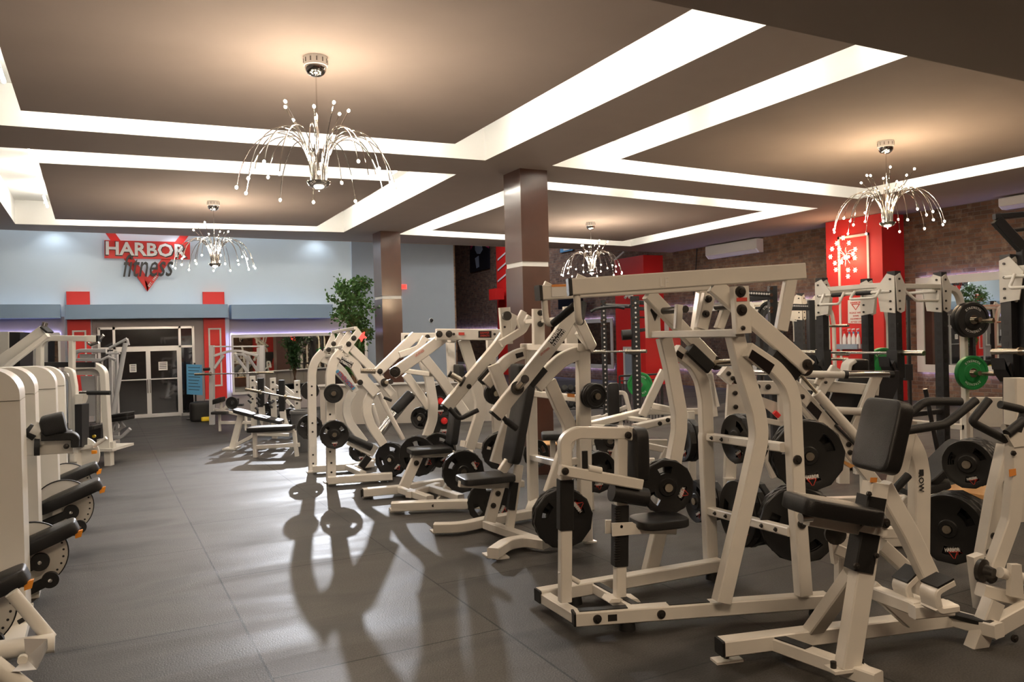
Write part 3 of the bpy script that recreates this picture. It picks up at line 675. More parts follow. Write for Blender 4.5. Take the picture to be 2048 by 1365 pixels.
def plate_mesh(R, T, emblem, key):
    mb = MB(); k = 72; side = []
    def ro(a): return R*math.cos(math.pi/12)/math.cos((a % (math.pi/6))-math.pi/12) if R > .11 else R
    prof = [(.027, T/2-.002), (.05, T/2-.002), (.056, T/2-.008), (.46*R, T/2-.010), (.50*R, T/2-.008), (.74*R, T/2-.008), (.80*R, T/2-.004), (.95*R, T/2-.002)]
    if R < .12: prof = [(.027, T/2-.002), (.045, T/2-.002), (.05, T/2-.006), (.80*R, T/2-.006), (.84*R, T/2-.001), (.95*R, T/2-.001)]
    rings = []
    for sgn in (1, -1):
        rr = []
        for (r, h) in prof: rr.append([(r*math.cos(2*math.pi*i/k), r*math.sin(2*math.pi*i/k), sgn*h) for i in range(k)])
        rr.append([(ro(2*math.pi*i/k)*math.cos(2*math.pi*i/k), ro(2*math.pi*i/k)*math.sin(2*math.pi*i/k), sgn*(T/2-.009)) for i in range(k)])
        rings.append(rr)
    n = len(prof)+1; vs = [p for side in rings for ring in side for p in ring]; fs = []
    idx = lambda s_, j, i: (s_*n+j)*k+(i % k)
    hj = 4 if R >= .12 else None   # grip windows between rings 4 and 5
    def win(i): return hj is not None and (i % 24) in range(1, 10)
    for s_ in (0, 1):
        for j in range(n-1):
            for i in range(k):
                if j == hj and win(i): continue
                q = (idx(s_, j, i), idx(s_, j+1, i), idx(s_, j+1, i+1), idx(s_, j, i+1))
                fs.append(q if s_ == 0 else q[::-1])
    for i in range(k):
        fs.append((idx(0, n-1, i), idx(1, n-1, i), idx(1, n-1, i+1), idx(0, n-1, i+1)))
        fs.append((idx(0, 0, i+1), idx(1, 0, i+1), idx(1, 0, i), idx(0, 0, i)))
        if win(i):
            fs.append((idx(0, hj, i), idx(1, hj, i), idx(1, hj, i+1), idx(0, hj, i+1))); fs.append((idx(0, hj+1, i+1), idx(1, hj+1, i+1), idx(1, hj+1, i), idx(0, hj+1, i)))
            if not win(i-1): fs.append((idx(0, hj, i), idx(0, hj+1, i), idx(1, hj+1, i), idx(1, hj, i)))
            if not win(i+1): fs.append((idx(0, hj, i+1), idx(1, hj, i+1), idx(1, hj+1, i+1), idx(0, hj+1, i+1)))
    mb.add(vs, fs)
    mb.cur = 3; mb.lathe([(.0275, -T/2+.001), (.034, -T/2), (.034, T/2), (.0275, T/2-.001)][1:3], k=24) if False else None
    if emblem:
        for sg in (1, -1):
            M = Matrix.Translation((0, R*.62 if R > .15 else R*.55, 0)); e = R*.21
            base = frame_m((0, 0, sg*(T/2-.0045)), (sg, 0, 0), (0, 1, 0)) @ Matrix.Translation((0, -R*.66, 0))
            def st(P_, mi):
                mb.cur = mi; mb.slab([base @ Vector((x*e, y*e, 0)) for x, y in P_], .0016, (0, 0, 1))
            st([(-.62, .18), (.62, .18), (0, -1.0)], 1)
            mb.cur = 2; fit_text(mb, 'HARBOR', base @ Matrix.Translation((0, .41*e, .0012)), 1.9*e, .52*e, .03, mi=2, ext=.0006)
            st2 = [base @ Vector((x*e, y*e, .001)) for x, y in ((-.42, .06), (.42, .06), (0, -.8))]; mb.cur = 0; mb.slab(st2, .0012, (0, 0, 1))
        mb.cur = 0
    return mesh(mb, 'weight_plate', key, sharp=28)
PM = {}
def get_plate(R, T, kind='black'):
    k = (round(R, 3), round(T, 3), kind)
    if k not in PM:
        if kind == 'black': PM[k] = plate_mesh(R, T, R > .13, ['plate', 'redink', 'whiteink'])
        elif kind == 'plain': PM[k] = plate_mesh(R, T, False, ['plate'])
        else:  # round bumper plate
            mb = MB(); mb.lathe([(.027, T/2), (.05, T/2), (.055, T/2-.004), (R*.52, T/2-.006), (R*.56, T/2-.012), (R*.82, T/2-.012), (R*.86, T/2), (R*.98, T/2), (R, T/2-.006), (R, -T/2+.006), (R*.98, -T/2), (.027, -T/2)], k=48)
            mb.cur = 1; mb.lathe([(.0271, T/2+.001), (.048, T/2+.001), (.05, T/2-.003)], k=24)
            mb.cur = 2
            for a_ in (0, 180):
                for i, ch in enumerate('STRENGTH'):
                    th = math.radians(a_+90+38-i*11); fit_text(mb, ch, Matrix.Rotation(th-math.pi/2, 4, 'Z') @ Matrix.Translation((0, R*.69, T/2-.011)), R*.1, R*.13, .0, mi=2, ext=.001)
            PM[k] = mesh(mb, 'bumper_plate', ['green' if kind == 'green' else 'rubber', 'chrome', 'whiteink'])
    return PM[k]
NPL = [0]
ORD = ('outermost', 'second outermost', 'third outermost', 'fourth outermost', 'fifth outermost', 'sixth outermost')
def stack(m, c, ax, Rs, where, T=.038, kind='black', spin=None, grp=None, horn=True):
    """plates threaded on a horn: c = centre of the outermost plate, ax points outwards (local)"""
    ax = Vector(ax).normalized(); axw = (m.u*ax.x+m.v*ax.y+Vector((0, 0, ax.z))) if m else ax
    cw = m.W(c) if m else Vector(c); d = 0
    for i, R in enumerate(Rs):
        t = T*(1 if R > .13 else .75)
        z = axw; x = Vector((0, 0, 1)).cross(z).normalized(); x = -x if False else x; y = z.cross(x)
        rot = Matrix((x, y, z)).transposed().to_4x4()
        sp = (spin if spin is not None else 0)+(i*.31 if i else 0)
        o = bpy.data.objects.new('weight_plate' if kind in ('black', 'plain') else 'bumper_plate', get_plate(R, t, kind)); COL.objects.link(o)
        o.matrix_world = Matrix.Translation(cw-axw*(d+(t/2 if i else 0))) @ rot @ Matrix.Rotation(sp, 4, 'Z')
        d += t/2+.0015 if i == 0 else t+.0015
        nm = {'black': 'black plate', 'plain': 'black plate', 'green': 'green bumper plate', 'bblack': 'round black bumper plate'}[kind]
        lab = ('%s %s on %s' % (ORD[i], nm, where)) if len(Rs) > 1 else ('single %s on %s' % (nm, where))
        tag(o, lab, 'weight plate', grp or 'weight plates on the machines')
    if m and horn: m.part('weight_horn', MB().tube([Vector(c)+ax*.035, Vector(c)-ax*(d+.07)], .0245, 18), 'worn')
    return d
def decal(m, name, P, n, th, mt, label=None):
    return m.part(name, MB().slab(P, th, n), mt, label)

# ---------------------------------------------------------------- high row (nearest white machine)
c5 = crop(1040, 500, .36626); c6 = crop(1040, 820, .35163); d1 = crop(1060, 520, .1758); d2 = crop(1380, 520, .1758)
BWS[0] = 1.08
m = Mach('high_row_machine', 'tall white plate-loaded high row machine with long top beams, nearest on the mats', 'gym machine', 2.25, 3.8, -11)
f = m.f
nr = m.Z(.045, c6(312, 1225), c6(1745, 1118), dz=.038); fr = m.Z(.045, c6(108, 1095), c6(1140, 913), dz=.038)
f.bar(nr, .076); f.bar(fr, .076)
for q in (nr, fr):
    d = (q[1]-q[0]).normalized()
    m.part('end_cap', MB().bar([q[0]-d*.012, q[0]], .072), 'rubber'); m.part('end_cap', MB().bar([q[1], q[1]+d*.012], .072), 'rubber')
lat = lambda q, t: q[0]+(q[1]-q[0])*t
f.bar([lat(nr, .02)+Vector((0, 0, -.008)), lat(fr, .02)+Vector((0, 0, -.008))], .06)
f.bar([lat(nr, .25), lat(fr, .28)], .06)
m.part('grip_strip', MB().slab([Vector((p[0], p[1], .116)) for p in (lat(nr, .25)+Vector((-.02, .05, 0)), lat(nr, .25)+Vector((.02, .05, 0)), lat(fr, .28)+Vector((.02, -.05, 0)), lat(fr, .28)+Vector((-.02, -.05, 0)))], .006, (0, 0, 1)), 'rubber')
for t0, t1 in ((.015, .2), (.36, .52)):
    a, b = lat(nr, t0), lat(nr, t1); w_ = (b-a).normalized().cross(Vector((0, 0, 1)))*.025
    m.part('grip_strip', MB().slab([v+Vector((0, 0, .04)) for v in (a-w_, a+w_, b+w_, b-w_)], .005, (0, 0, 1)), 'rubber')
for q, t in ((nr, .2), (nr, .96), (fr, .18), (fr, .95)): m.foot(lat(q, t), .04, .046)
m.bolts([lat(nr, .075)+Vector((0, -.04, 0)), lat(nr, .32)+Vector((0, -.04, 0))], .024)
m.part('serial_label', MB().slab([lat(nr, .115)+Vector((0, -.0405, .018)), lat(nr, .15)+Vector((0, -.0405, .018)), lat(nr, .15)+Vector((0, -.0405, -.018)), lat(nr, .115)+Vector((0, -.0405, -.018))], .003, (0, 1, 0)), 'bolt')
vc = -.07
An = m.V(-.41, c5(1172, 468), c5(1213, 640), c5(1287, 880), c5(1303, 985), c5(1300, 1050), c5(1230, 1365), c6(1145, 1090))
Af = m.V(.41, c5(785, 480), c5(823, 640), c5(868, 890), c5(868, 990), c5(800, 1365), c6(735, 928))
Bn = m.V(-.45, c5(1235, 545), c5(1385, 645), c5(1460, 730), c5(1487, 830), c5(1510, 1365), c6(1612, 1050))
Bf = m.V(.45, c5(845, 548), c5(945, 625), c5(990, 710), c5(1010, 820), c5(1017, 1000), c6(1055, 150), c6(1085, 862))
f.bar(rnd(An, .25), .082, .07, NV); f.bar(rnd(Af, .25), .082, .07, NV); f.bar(rnd(Bn, .22), .076, .066, NV); f.bar(rnd(Bf, .22), .076, .066, NV)
a, b = m.V(.42, c5(1035, 1022)), m.V(-.42, c5(1445, 1080)); f.bar([a, b], .055, .05)
a2, b2 = m.V(.42, c6(1085, 575)), m.V(-.42, c6(1545, 695)); f.bar([a2, b2], .055, .05)
for q, ts in (((a, b), (.1, .25, .85)), ((a2, b2), (.12, .27, .72, .88))): m.bolts([q[0]+(q[1]-q[0])*t+Vector((-.028, 0, 0)) for t in ts], .013, (-1, 0, 0))
k_ = a+(b-a)*.42+Vector((-.0265, 0, 0)); mb = MB(); fit_text(mb, 'HIGH ROW', frame_m(k_, (0, -1, 0), (0, 0, 1)), .13, .018, .01, ext=.001); m.part('lettering', mb, 'ink')
# brackets, cross tube and shafts
f.bar([m.Z(0, (0, 0)) if False else Vector((.875, .54, 1.585)), Vector((.875, -.5, 1.585))], .05, .045)
bn = m.V(-.505, c5(1196, 200), c5(1213, 457)); bf = m.V(.505, c5(718, 264), c5(728, 480))
f.bar(bn, .085, .05, NV); f.bar(bf, .085, .05, NV)
i1 = m.V(-.06, c5(1030, 243), c5(988, 432)); i2 = m.V(-.24, c5(1135, 290), c5(1085, 432)); f.bar(i1, .07, .045, NV); f.bar(i2, .045, .045, NV); f.bar(m.V(.12, c5(868, 300), c5(860, 432)), .04, .04, NV)
o = MB(); z = 1.735; u_ = .89
for va, vb in ((-.5, -.25), (.5, .1)): o.tube([(u_, va, z), (u_, vb, z)], .022, 14)
m.part('pivot_shaft', o, 'bolt')
m.bolts(m.V(-.532, c5(1203, 228), c5(1210, 328)), .03); m.bolts([m.V(-.532, c5(1217, 427))], .012); m.bolts(m.V(-.085, c5(1028, 268), c5(1015, 350)), .022)
for p in (m.V(.478, c5(735, 330)), m.V(-.2, c5(1100, 320))): m.part('bearing_flange', MB().slab([p+Vector((x, 0, z)) for x, z in ((-.03, .0), (0, .07), (.03, 0), (0, -.07))], .012, NV).cyl(p, (0, -1, 0), .022, .04), 'bolt')
m.bolts([m.V(-.49, c6(1577, 285)), m.V(-.49, c6(1603, 650))], .026)
# lever arms
pa, pbb = (.04, -.26), (1.29, -.48)
bm = m.PL(pa, pbb, c5(280, 204), c5(1548, 117)); dg = m.PL(pa, pbb, c5(1055, 192), c5(1572, 645)); vt = m.PL(pa, pbb, c5(1478, 150), c5(1424, 440))
nrm = (pbb[1]-pa[1], -(pbb[0]-pa[0]), 0)
hb = [Vector(v) for v in (m.PL(pa, pbb, d1(528, 400)), m.PL(pa, pbb, d1(548, 690)), m.PL(pa, pbb, d1(556, 775)))]
for sgn in (1, -1):
    fl = (lambda P: [Vector(p) for p in P]) if sgn > 0 else mir
    n_ = Vector(nrm) if sgn > 0 else Vector((nrm[0], -nrm[1], 0))
    mb = MB().bar(fl(bm), .082, .062, n_).bar(fl(dg), .082, .05, n_).bar(fl(vt), .06, .05, n_)
    if sgn < 0: P_ = m.V(.2, c5(1010, 470), c5(945, 550)); 
    A_ = m.part('lever_arm', mb, 'steel')
    q = fl(bm); dd = (q[0]-q[1]).normalized(); m.part('end_cap', MB().bar([q[0], q[0]+dd*.02], .084, .066, n_), 'rubber', parent=A_)
    m.part('stop_block', MB().bar([q[0]-dd*.08+Vector((0, 0, .03)), q[0]-dd*.03+Vector((0, 0, .055))], .03, .02, n_), 'steel', parent=A_)
    e = fl(dg)[1]; m.horn(e-Vector((0, -sgn*.01, 0)), (0, 1*sgn, .06), .24 if sgn < 0 else .16)
    m.bolts([e+(fl(dg)[0]-e).normalized()*.03+Vector((0, -sgn*.028, 0))], .03, (0, -sgn, 0), parent=A_)
    h = fl(hb); g1 = h[2]; dv = -.0
    e2 = Vector((.16, -sgn*.06, 1.765))
    H_ = m.part('handle', MB().tube(rnd([h[0]+Vector((0, 0, .03)), g1, e2], .07), .019, 14), 'steel')
    s0 = g1+(e2-g1)*.25; m.part('grip', MB().tube([s0, e2], .023, 14), 'grip', parent=H_)
for v_, p in ((-.43, (1455, 625)), (.43, (985, 600))):
    c = m.V(v_, c5(*p)); m.part('bump_stop', MB().bar([c+Vector((-.09, 0, .075)), c+Vector((.06, 0, -.06))], .075, .08, NV), 'rubber')
decal(m, 'black_label', m.V(-.486, c5(1268, 545), c5(1390, 628), c5(1360, 682), c5(1248, 590)), NV, .003, 'label'); decal(m, 'black_label', m.V(.416, c5(860, 548), c5(895, 572), c5(883, 600), c5(848, 575)), NV, .003, 'label')
w1 = m.PL((.04, .225), (1.29, .445), c5(173, 190), c5(262, 187), c5(264, 252), c5(174, 257)); decal(m, 'warning_label', w1, n_, .002, 'paper')
w1 = m.PL((.04, .223), (1.29, .443), c5(173, 190), c5(262, 187), c5(262, 200), c5(173, 203)); decal(m, 'warning_band', w1, n_, .002, 'amberlabel')
decal(m, 'warning_label', m.V(-.532, c5(1183, 262), c5(1240, 260), c5(1240, 280), c5(1183, 282)), NV, .002, 'redink')
p = m.PL((.04, -.294), (1.29, -.514), c5(790, 175)); mb = MB(); fit_text(mb, 'LF', frame_m(p, (Vector((pbb[0]-pa[0], pbb[1]-pa[1], 0))).normalized(), (0, 0, 1)), .045, .05, -.015, ext=.0006); m.part('lettering', mb, 'whiteink')
# hold-down frame, chest pad, seat
PP = m.V(vc, c6(255, 1090), c6(258, 330), c5(235, 1100), c5(300, 1004), c5(380, 990), c5(600, 1002))
f.bar(rnd([PP[0], PP[1], m.V(vc, c5(240, 1040)), m.V(vc, c5(300, 998)), PP[5]], .12), .062, .056, NV)
f.bar(m.V(vc, c6(576, 165), c6(566, 1070)), .058, .056, NV)
f.bar(m.V(vc-.075, c6(225, 342), c6(690, 425)), .055, .045, NV)
f.bar(m.V(vc, c6(600, 130), c6(628, 135)), .07, .075, NV)
f.slab(m.V(vc, c6(500, 1062), c6(650, 1062), c6(665, 1080), c6(485, 1083)), .10, NV)
m.part('post_sleeve', MB().bar(m.V(vc, c6(257, 395), c6(257, 680)), .075, .07, NV), 'rubber'); m.part('ratchet_sleeve', MB().bar(m.V(vc, c6(570, 540), c6(566, 885)), .075, .07, NV), 'rubber')
mb = MB()
p0, p1 = m.V(vc-.037, c6(562, 560), c6(560, 860))
for i in range(22): q = p0+(p1-p0)*(i/21); mb.box(q-Vector((.028, .003, .0025)), q+Vector((.01, .001, .0025)))
m.part('ratchet_teeth', mb, 'bolt')
m.bolts(m.V(vc-.11, c6(257, 350)), .02) if False else m.bolts([m.V(vc-.1, c6(257, 350)), m.V(vc-.04, c6(571, 662)), m.V(vc-.04, c6(615, 145))], .02)
m.part('foot_peg', MB().tube(m.V(vc-.0, c6(225, 918), c6(335, 982)), .014), 'steel')
c = m.V(vc, c6(650, 250)); m.part('chest_pad', MB().pad(c+Vector((.012, 0, 0)), (0, 1, 0), (0, 0, 1), (1, 0, 0), .2, .305, .075, .35), 'vinyl')
a, b = m.V(vc-.04, c6(520, 468), c6(718, 500)); m.part('thigh_roller', MB().tube([a, a+(b-a)*.04, b], .052, 20), 'vinyl')
m.part('roller_bar', MB().tube([(a+b)/2+Vector((0, 0, .02)), (a+b)/2+Vector((0, -.02, .09))], .015), 'steel')
c = m.V(vc, c6(790, 632)); m.part('seat', MB().pad(c, (1, 0, 0), (0, 1, 0), (0, 0, 1), .31, .26, .05, .55, puff=.5), 'vinyl')
f.bar(m.V(vc, c6(600, 672), c6(880, 680)), .05, .05, NV); f.slab(m.V(vc-.05, c6(522, 645), c6(640, 640), c6(690, 705), c6(525, 720)), .012, NV); f.slab(m.V(vc+.05, c6(485, 628), c6(600, 628), c6(650, 690), c6(485, 705)), .012, NV)
m.part('adjuster_handle', MB().tube(m.V(vc-.08, c6(385, 335), c6(460, 350)), .022), 'steel')
m.part('adjuster_lever', MB().bar(m.V(vc-.08, c6(368, 235), c6(370, 335)), .03, .02, NV), 'rubber')
m.done()
# stored plates behind the rear uprights
us = 1.30
for cc, Rs, ax, wh in ((c6(930, 175), (.155, .155), (-1, 0, 0), 'the far upper rear horn of the high row machine'),
                       (c6(1235, 165), (.16, .16, .16), (-1, 0, 0), 'the middle upper rear horn of the high row machine'),
                       (c6(1010, 520), (.15, .15, .15), (-1, 0, 0), 'the far lower rear horn of the high row machine'),
                       (c6(1250, 590), (.215, .215, .215), (-1, 0, 0), 'the middle lower rear horn of the high row machine')):
    p = m.U(us, cc); stack(m, p, ax, Rs, wh, spin=.5, T=.052); m.horn(p+Vector((-.05, 0, 0)), (1, 0, 0), .05+.045*len(Rs), cap=False)
p = m.V(-.26, c6(1640, 262)); stack(m, p, (-.35, -1, 0), (.21, .21, .21), 'the near upper rear horn of the high row machine', spin=.1)
p = m.V(-.24, c6(1590, 655)); stack(m, p, (-.55, -1, 0), (.225, .225, .225, .225), 'the near lower rear horn of the high row machine', spin=2.6)
p = m.V(.02, c6(835, 440)); stack(m, p+Vector((0, 0, 0)), (-.1, -1, 0), (.165, .165), 'a low horn beyond the seat of the high row machine', spin=1.2)
HR = m
BWS[0] = 1.18
# ---------------------------------------------------------------- lat row machine with leaning back pad (second in the row)
c8 = crop(840, 580, .40282)
m = Mach('pulldown_machine', 'white plate-loaded pulldown machine with tall leaning charcoal back pad, left of the high row machine', 'gym machine', 2.5, 5.66, -6)
f = m.f
f.bar(m.V(-.5, c8(808, 300), c8(820, 1245)), .085, .07, NV); f.bar(m.V(.5, c8(548, 292), c8(562, 1062)), .075, .06, NV)
f.bar(m.V(-.5, c8(822, 312), c8(765, 318), c8(700, 350), c8(640, 405), c8(575, 482)), .09, .066, NV, r=.3)
f.bar(m.V(.52, c8(560, 305), c8(490, 320), c8(430, 350), c8(385, 400), c8(325, 470)), .085, .066, NV, r=.3)
Sn = m.V(-.45, c8(640, 455), c8(690, 570), c8(742, 672), c8(742, 735), c8(700, 850), c8(645, 1010))
f.bar(Sn, .085, .06, NV, r=.2); f.bar(m.V(.45, c8(365, 372), c8(400, 470), c8(440, 560), c8(452, 620), c8(405, 760), c8(375, 860)), .085, .06, NV, r=.2)
f.bar([m.V(.47, c8(560, 515)), m.V(-.47, c8(790, 540))], .055, .05); f.bar([m.V(.47, c8(562, 833)), m.V(-.43, c8(690, 862))], .055, .05)
f.bar([m.V(-.44, c8(690, 862)), m.V(-.47, c8(820, 845))], .05, .05)
f.bar([Vector((.79, .60, 1.5)), Vector((.79, -.55, 1.5))], .05, .06); f.bar([Vector((.77, .42, 1.72)), Vector((.77, -.32, 1.72))], .05, .04)
f.bar(m.V(.55, c8(418, 88), c8(432, 270)), .085, .045, NV); f.bar(m.V(.12, c8(586, 95), c8(588, 272)), .085, .05, NV); f.bar(m.V(-.2, c8(740, 82), c8(752, 275)), .085, .05, NV)
f.slab(m.V(-.53, c8(775, 220), c8(812, 150), c8(870, 275), c8(848, 312)), .05, NV)
m.bolts(m.V(.09, c8(597, 115), c8(597, 170)), .024); m.bolts(m.V(-.56, c8(845, 280)), .012) if False else None
m.bolts([m.V(-.56, c8(845, 280))], .012)
m.part('bearing_flange', MB().cyl(m.V(.5, c8(428, 130)), (0, -1, 0), .04, .03), 'bolt')
for v_, P_ in ((-.57, (c8(758, 105), c8(690, 225), c8(376, 622))),):
    A_ = m.part('lever_arm', MB().bar(m.V(v_, *P_), .085, .06, NV).bar(m.V(v_, c8(770, 120), c8(812, 205), c8(850, 285)), .07, .05, NV), 'steel')
    m.bolts([m.V(v_-.03, c8(518, 447))], .03, parent=A_)
    q = m.V(v_, c8(376, 622)); d_ = (q-m.V(v_, c8(690, 225))).normalized(); m.part('end_cap', MB().bar([q, q+d_*.014], .082, .058, NV), 'rubber', parent=A_)
A_ = m.part('lever_arm', MB().bar(m.V(.57, c8(468, 125), c8(430, 215), c8(385, 280), c8(130, 585)), .085, .06, NV, r=.15).bar(m.V(.5, c8(545, 132), c8(510, 200), c8(400, 268)), .055, .045, NV, r=.1).bar(m.V(.45, c8(515, 108), c8(495, 150), c8(505, 190)), .05, .04, NV), 'steel')
m.bolts(m.V(.54, c8(243, 480), c8(418, 185)), .022, parent=A_)
q = m.V(.57, c8(130, 585)); m.part('end_cap', MB().bar([q, q+Vector((-.008, 0, -.012))], .08, .058, NV), 'rubber', parent=A_)
def horn2(m, a, b, mt='worn'):
    o = m.part('weight_horn', MB().tube([a, b], .026, 18), mt); d = (b-a).normalized(); m.part('horn_cap', MB().tube([b-d*.005, b+d*.014], .029, 18), 'bolt', parent=o); m.part('collar', MB().tube([a, a+d*.02], .048, 18), 'bolt', parent=o)
horn2(m, m.V(-.6, c8(482, 490)), m.V(-.82, c8(520, 445))); horn2(m, m.V(.54, c8(215, 458)), m.V(.56, c8(150, 420)))
h = m.V(-.57, c8(402, 620), c8(425, 648), c8(480, 690)); m.part('handle', MB().tube([h[0], h[1], h[2]], .018).tube([h[1]+(h[2]-h[1])*.05, h[2]], .024), 'grip')
h = m.V(.5, c8(145, 590), c8(190, 638), c8(212, 635), c8(288, 598)); m.part('handle', MB().tube(rnd(h, .05), .02, 12), 'grip')
c = m.V(.5, c8(248, 608)); 
for v_, p in ((-.53, (572, 428)), (.55, (330, 420))):
    c = m.V(v_, c8(*p)); m.part('bump_stop', MB().bar([c+Vector((-.06, 0, -.06)), c+Vector((.06, 0, .06))], .07, .07, NV), 'rubber')
# label on the arm
la = m.V(-.602, c8(688, 188), c8(722, 205), c8(668, 280), c8(636, 258)); decal(m, 'name_label', la, NV, .003, 'label')
dv_ = (la[1]-la[2]).normalized(); ce = (la[0]+la[1]+la[2]+la[3])/4+Vector((0, -.003, 0)); up_ = Vector((0, -1, 0)).cross(dv_)
for k, tx in ((1, 'HAMMER'), (-1, 'STRENGTH')):
    mb = MB(); fit_text(mb, tx, frame_m(ce+up_*k*.022, dv_, up_), .17 if k < 0 else .15, .034, .015, ext=.001); m.part('lettering', mb, 'whiteink')
ps = m.V(-.602, c8(600, 322), c8(640, 290)); d_ = (ps[1]-ps[0]).normalized(); mb = MB(); fit_text(mb, 'LIFE FITNESS', frame_m((ps[0]+ps[1])/2, d_, Vector((0, -1, 0)).cross(d_)), .09, .016, .0, ext=.0008); m.part('lettering', mb, 'redink')
decal(m, 'black_label', m.V(-.537, c8(0, 0), c8(1, 0), c8(1, 1)), NV, .002, 'label') if False else None
decal(m, 'black_label', m.V(.48, c8(473, 318), c8(510, 308), c8(515, 330), c8(480, 342)), NV, .003, 'label')
m.part('caution_label', MB().slab(m.V(-.536, c8(732, 515), c8(768, 518), c8(768, 535), c8(732, 532)), .003, NV), 'amberlabel')
# pads
a, b = m.V(0, c8(452, 862)), m.V(0, c8(505, 540)); Y_ = (b-a).normalized(); X_ = Vector((0, 1, 0)); Zp = X_.cross(Y_)
a = m.V(0, c8(448, 860)); b = m.V(0, c8(528, 450)); Y_ = (b-a).normalized(); Zp = X_.cross(Y_); Zp = Zp if Zp.x < 0 else -Zp; X_ = Y_.cross(Zp)
m.part('backrest', MB().pad((a+b)/2, X_, Y_, Zp, .27, (b-a).length, .075, .25), 'vinyl')
a2, b2 = m.V(.08, c8(478, 540)), m.V(.08, c8(492, 368)); m.part('head_pad', MB().pad((a2+b2)/2, (0, 1, 0), (0, 0, 1), (-1, 0, 0), .2, (b2-a2).length, .06, .3), 'grip')
c = m.V(0, c8(325, 935)); m.part('seat', MB().pad(c, (1, 0, 0), (0, 1, 0), (0, 0, 1), .43, .30, .055, .25), 'vinyl')
f.bar(m.V(0, c8(195, 962), c8(330, 970), c8(512, 962)), .045, .06, NV); f.bar(m.V(0, c8(345, 1150), c8(392, 975)), .075, .06, NV); f.bar(m.V(0, c8(405, 905), c8(440, 850)), .06, .05, NV)
m.bolts(m.V(-.035, c8(387, 1012), c8(364, 1072)), .022)
f.bar(m.V(-.05, c8(445, 1180), c8(492, 870)), .055, .05, NV); m.part('adjuster_sleeve', MB().bar(m.V(-.06, c8(450, 1090), c8(468, 955)), .05, .06, NV), 'rubber')
# base
f.bar(m.Z(.06, c8(362, 1310), c8(430, 1262), c8(520, 1245), c8(625, 1262)), .075, r=.3); f.bar(m.Z(.06, c8(70, 1182), c8(200, 1180), c8(330, 1150), c8(560, 1110)), .075, r=.3)
f.bar([m.Z(.06, c8(330, 1165)), m.Z(.06, c8(590, 1255))], .065); f.bar([m.Z(.06, c8(590, 1255)), m.V(-.5, c8(820, 1222))], .07); f.bar([m.Z(.06, c8(540, 1115)), m.V(.5, c8(565, 1050))], .065)
for p in (c8(400, 1330), c8(350, 1318), c8(85, 1200), c8(835, 1252)): q = m.Z(0, p); f.box(q-Vector((.05, .05, 0)), q+Vector((.05, .05, .012))); f.box(q-Vector((.02, .02, 0)), q+Vector((.02, .02, .03)))
m.done()
WH = 'the pulldown machine'
stack(m, m.V(-.74, c8(712, 1135)), (-.18, -1, 0), (.22, .22, .22), 'the low near horn of '+WH, spin=2.2); m.horn(m.V(-.74, c8(712, 1135))+Vector((.02, .17, 0)), (-.18, -1, 0), .2, cap=False)
stack(m, m.V(.45, c8(350, 1058)), (-.3, -1, 0), (.20, .20), 'the low far horn of '+WH, spin=1)
stack(m, m.V(-.62, c8(872, 528)), (.1, -1, -.04), (.095, .095, .095), 'the upper near horn of '+WH, kind='plain', spin=.2); m.horn(m.V(-.56, c8(850, 526)), (.1, -1, -.04), .14, cap=False)
stack(m, m.V(.62, c8(375, 515)), (-.1, -1, 0), (.10, .10), 'the upper far horn of '+WH, kind='plain')
stack(m, m.V(.7, c8(400, 802)), (-.3, -1, 0), (.17, .17, .17), 'the low horn behind the back pad of '+WH)
stack(m, m.V(.62, c8(577, 815)), (.1, -1, 0), (.13,), 'the rear horn beside the far upright of '+WH)
stack(m, m.V(-.42, c8(885, 905)), (.1, -1, 0), (.165, .165, .165), 'the rear horn between pulldown and high row machines'); m.horn(m.V(-.42, c8(885, 905))+Vector((0, .04, 0)), (.1, -1, 0), .09, cap=False)

# ---------------------------------------------------------------- chest press (third in the row)
cb = crop(720, 640, .2931)
m = Mach('chest_press_machine', 'white press with horizontal top beams and black seat, third machine of the row', 'gym machine', 2.4, 7.42, -8)
f = m.f
f.bar(m.V(-.5, cb(518, 100), cb(948, 102)), .09, .06, NV); f.bar(m.V(.6, cb(283, 122), cb(560, 120)), .085, .05, NV)
f.bar([m.V(-.45, cb(640, 143)), m.V(.5, cb(440, 138))], .045, .04)
f.bar(m.V(-.46, cb(705, 135), cb(765, 330), cb(818, 560), cb(818, 650), cb(745, 880)), .085, .065, NV, r=.2); f.bar(m.V(.42, cb(425, 270), cb(470, 400), cb(500, 570), cb(495, 680), cb(432, 865)), .08, .065, NV, r=.2)
f.bar(m.V(.1, cb(615, 155), cb(628, 420)), .07, .06, NV); f.bar(m.V(-.4, cb(890, 135), cb(900, 330), cb(925, 560), cb(935, 800)), .07, .06, NV)
f.bar(m.V(-.1, cb(430, 250), cb(560, 410), cb(715, 635)), .08, .06, NV); f.bar([m.V(.2, cb(280, 345)), m.V(-.1, cb(485, 372))], .05, .045); f.bar(m.V(.5, cb(310, 370), cb(470, 600)), .07, .055, NV)
m.bolts(m.V(-.532, cb(540, 98), cb(607, 97)), .032); m.bolts([m.V(-.532, cb(640, 98)), m.V(-.532, cb(918, 98))], .012); m.bolts(m.V(.57, cb(320, 122), cb(460, 118)), .028)
decal(m, 'black_label', m.V(-.533, cb(808, 76), cb(897, 76), cb(897, 122), cb(808, 121)), NV, .003, 'label'); decal(m, 'red_label', m.V(-.533, cb(673, 86), cb(712, 86), cb(712, 106), cb(673, 105)), NV, .003, 'redink')
for k, tx in ((1, 'HAMMER'), (-1, 'STRENGTH')):
    mb = MB(); fit_text(mb, tx, frame_m(m.V(-.536, cb(852, 99-k*10)), (1, 0, 0), (0, 0, 1)), .09, .02, .0, ext=.001); m.part('lettering', mb, 'redink')
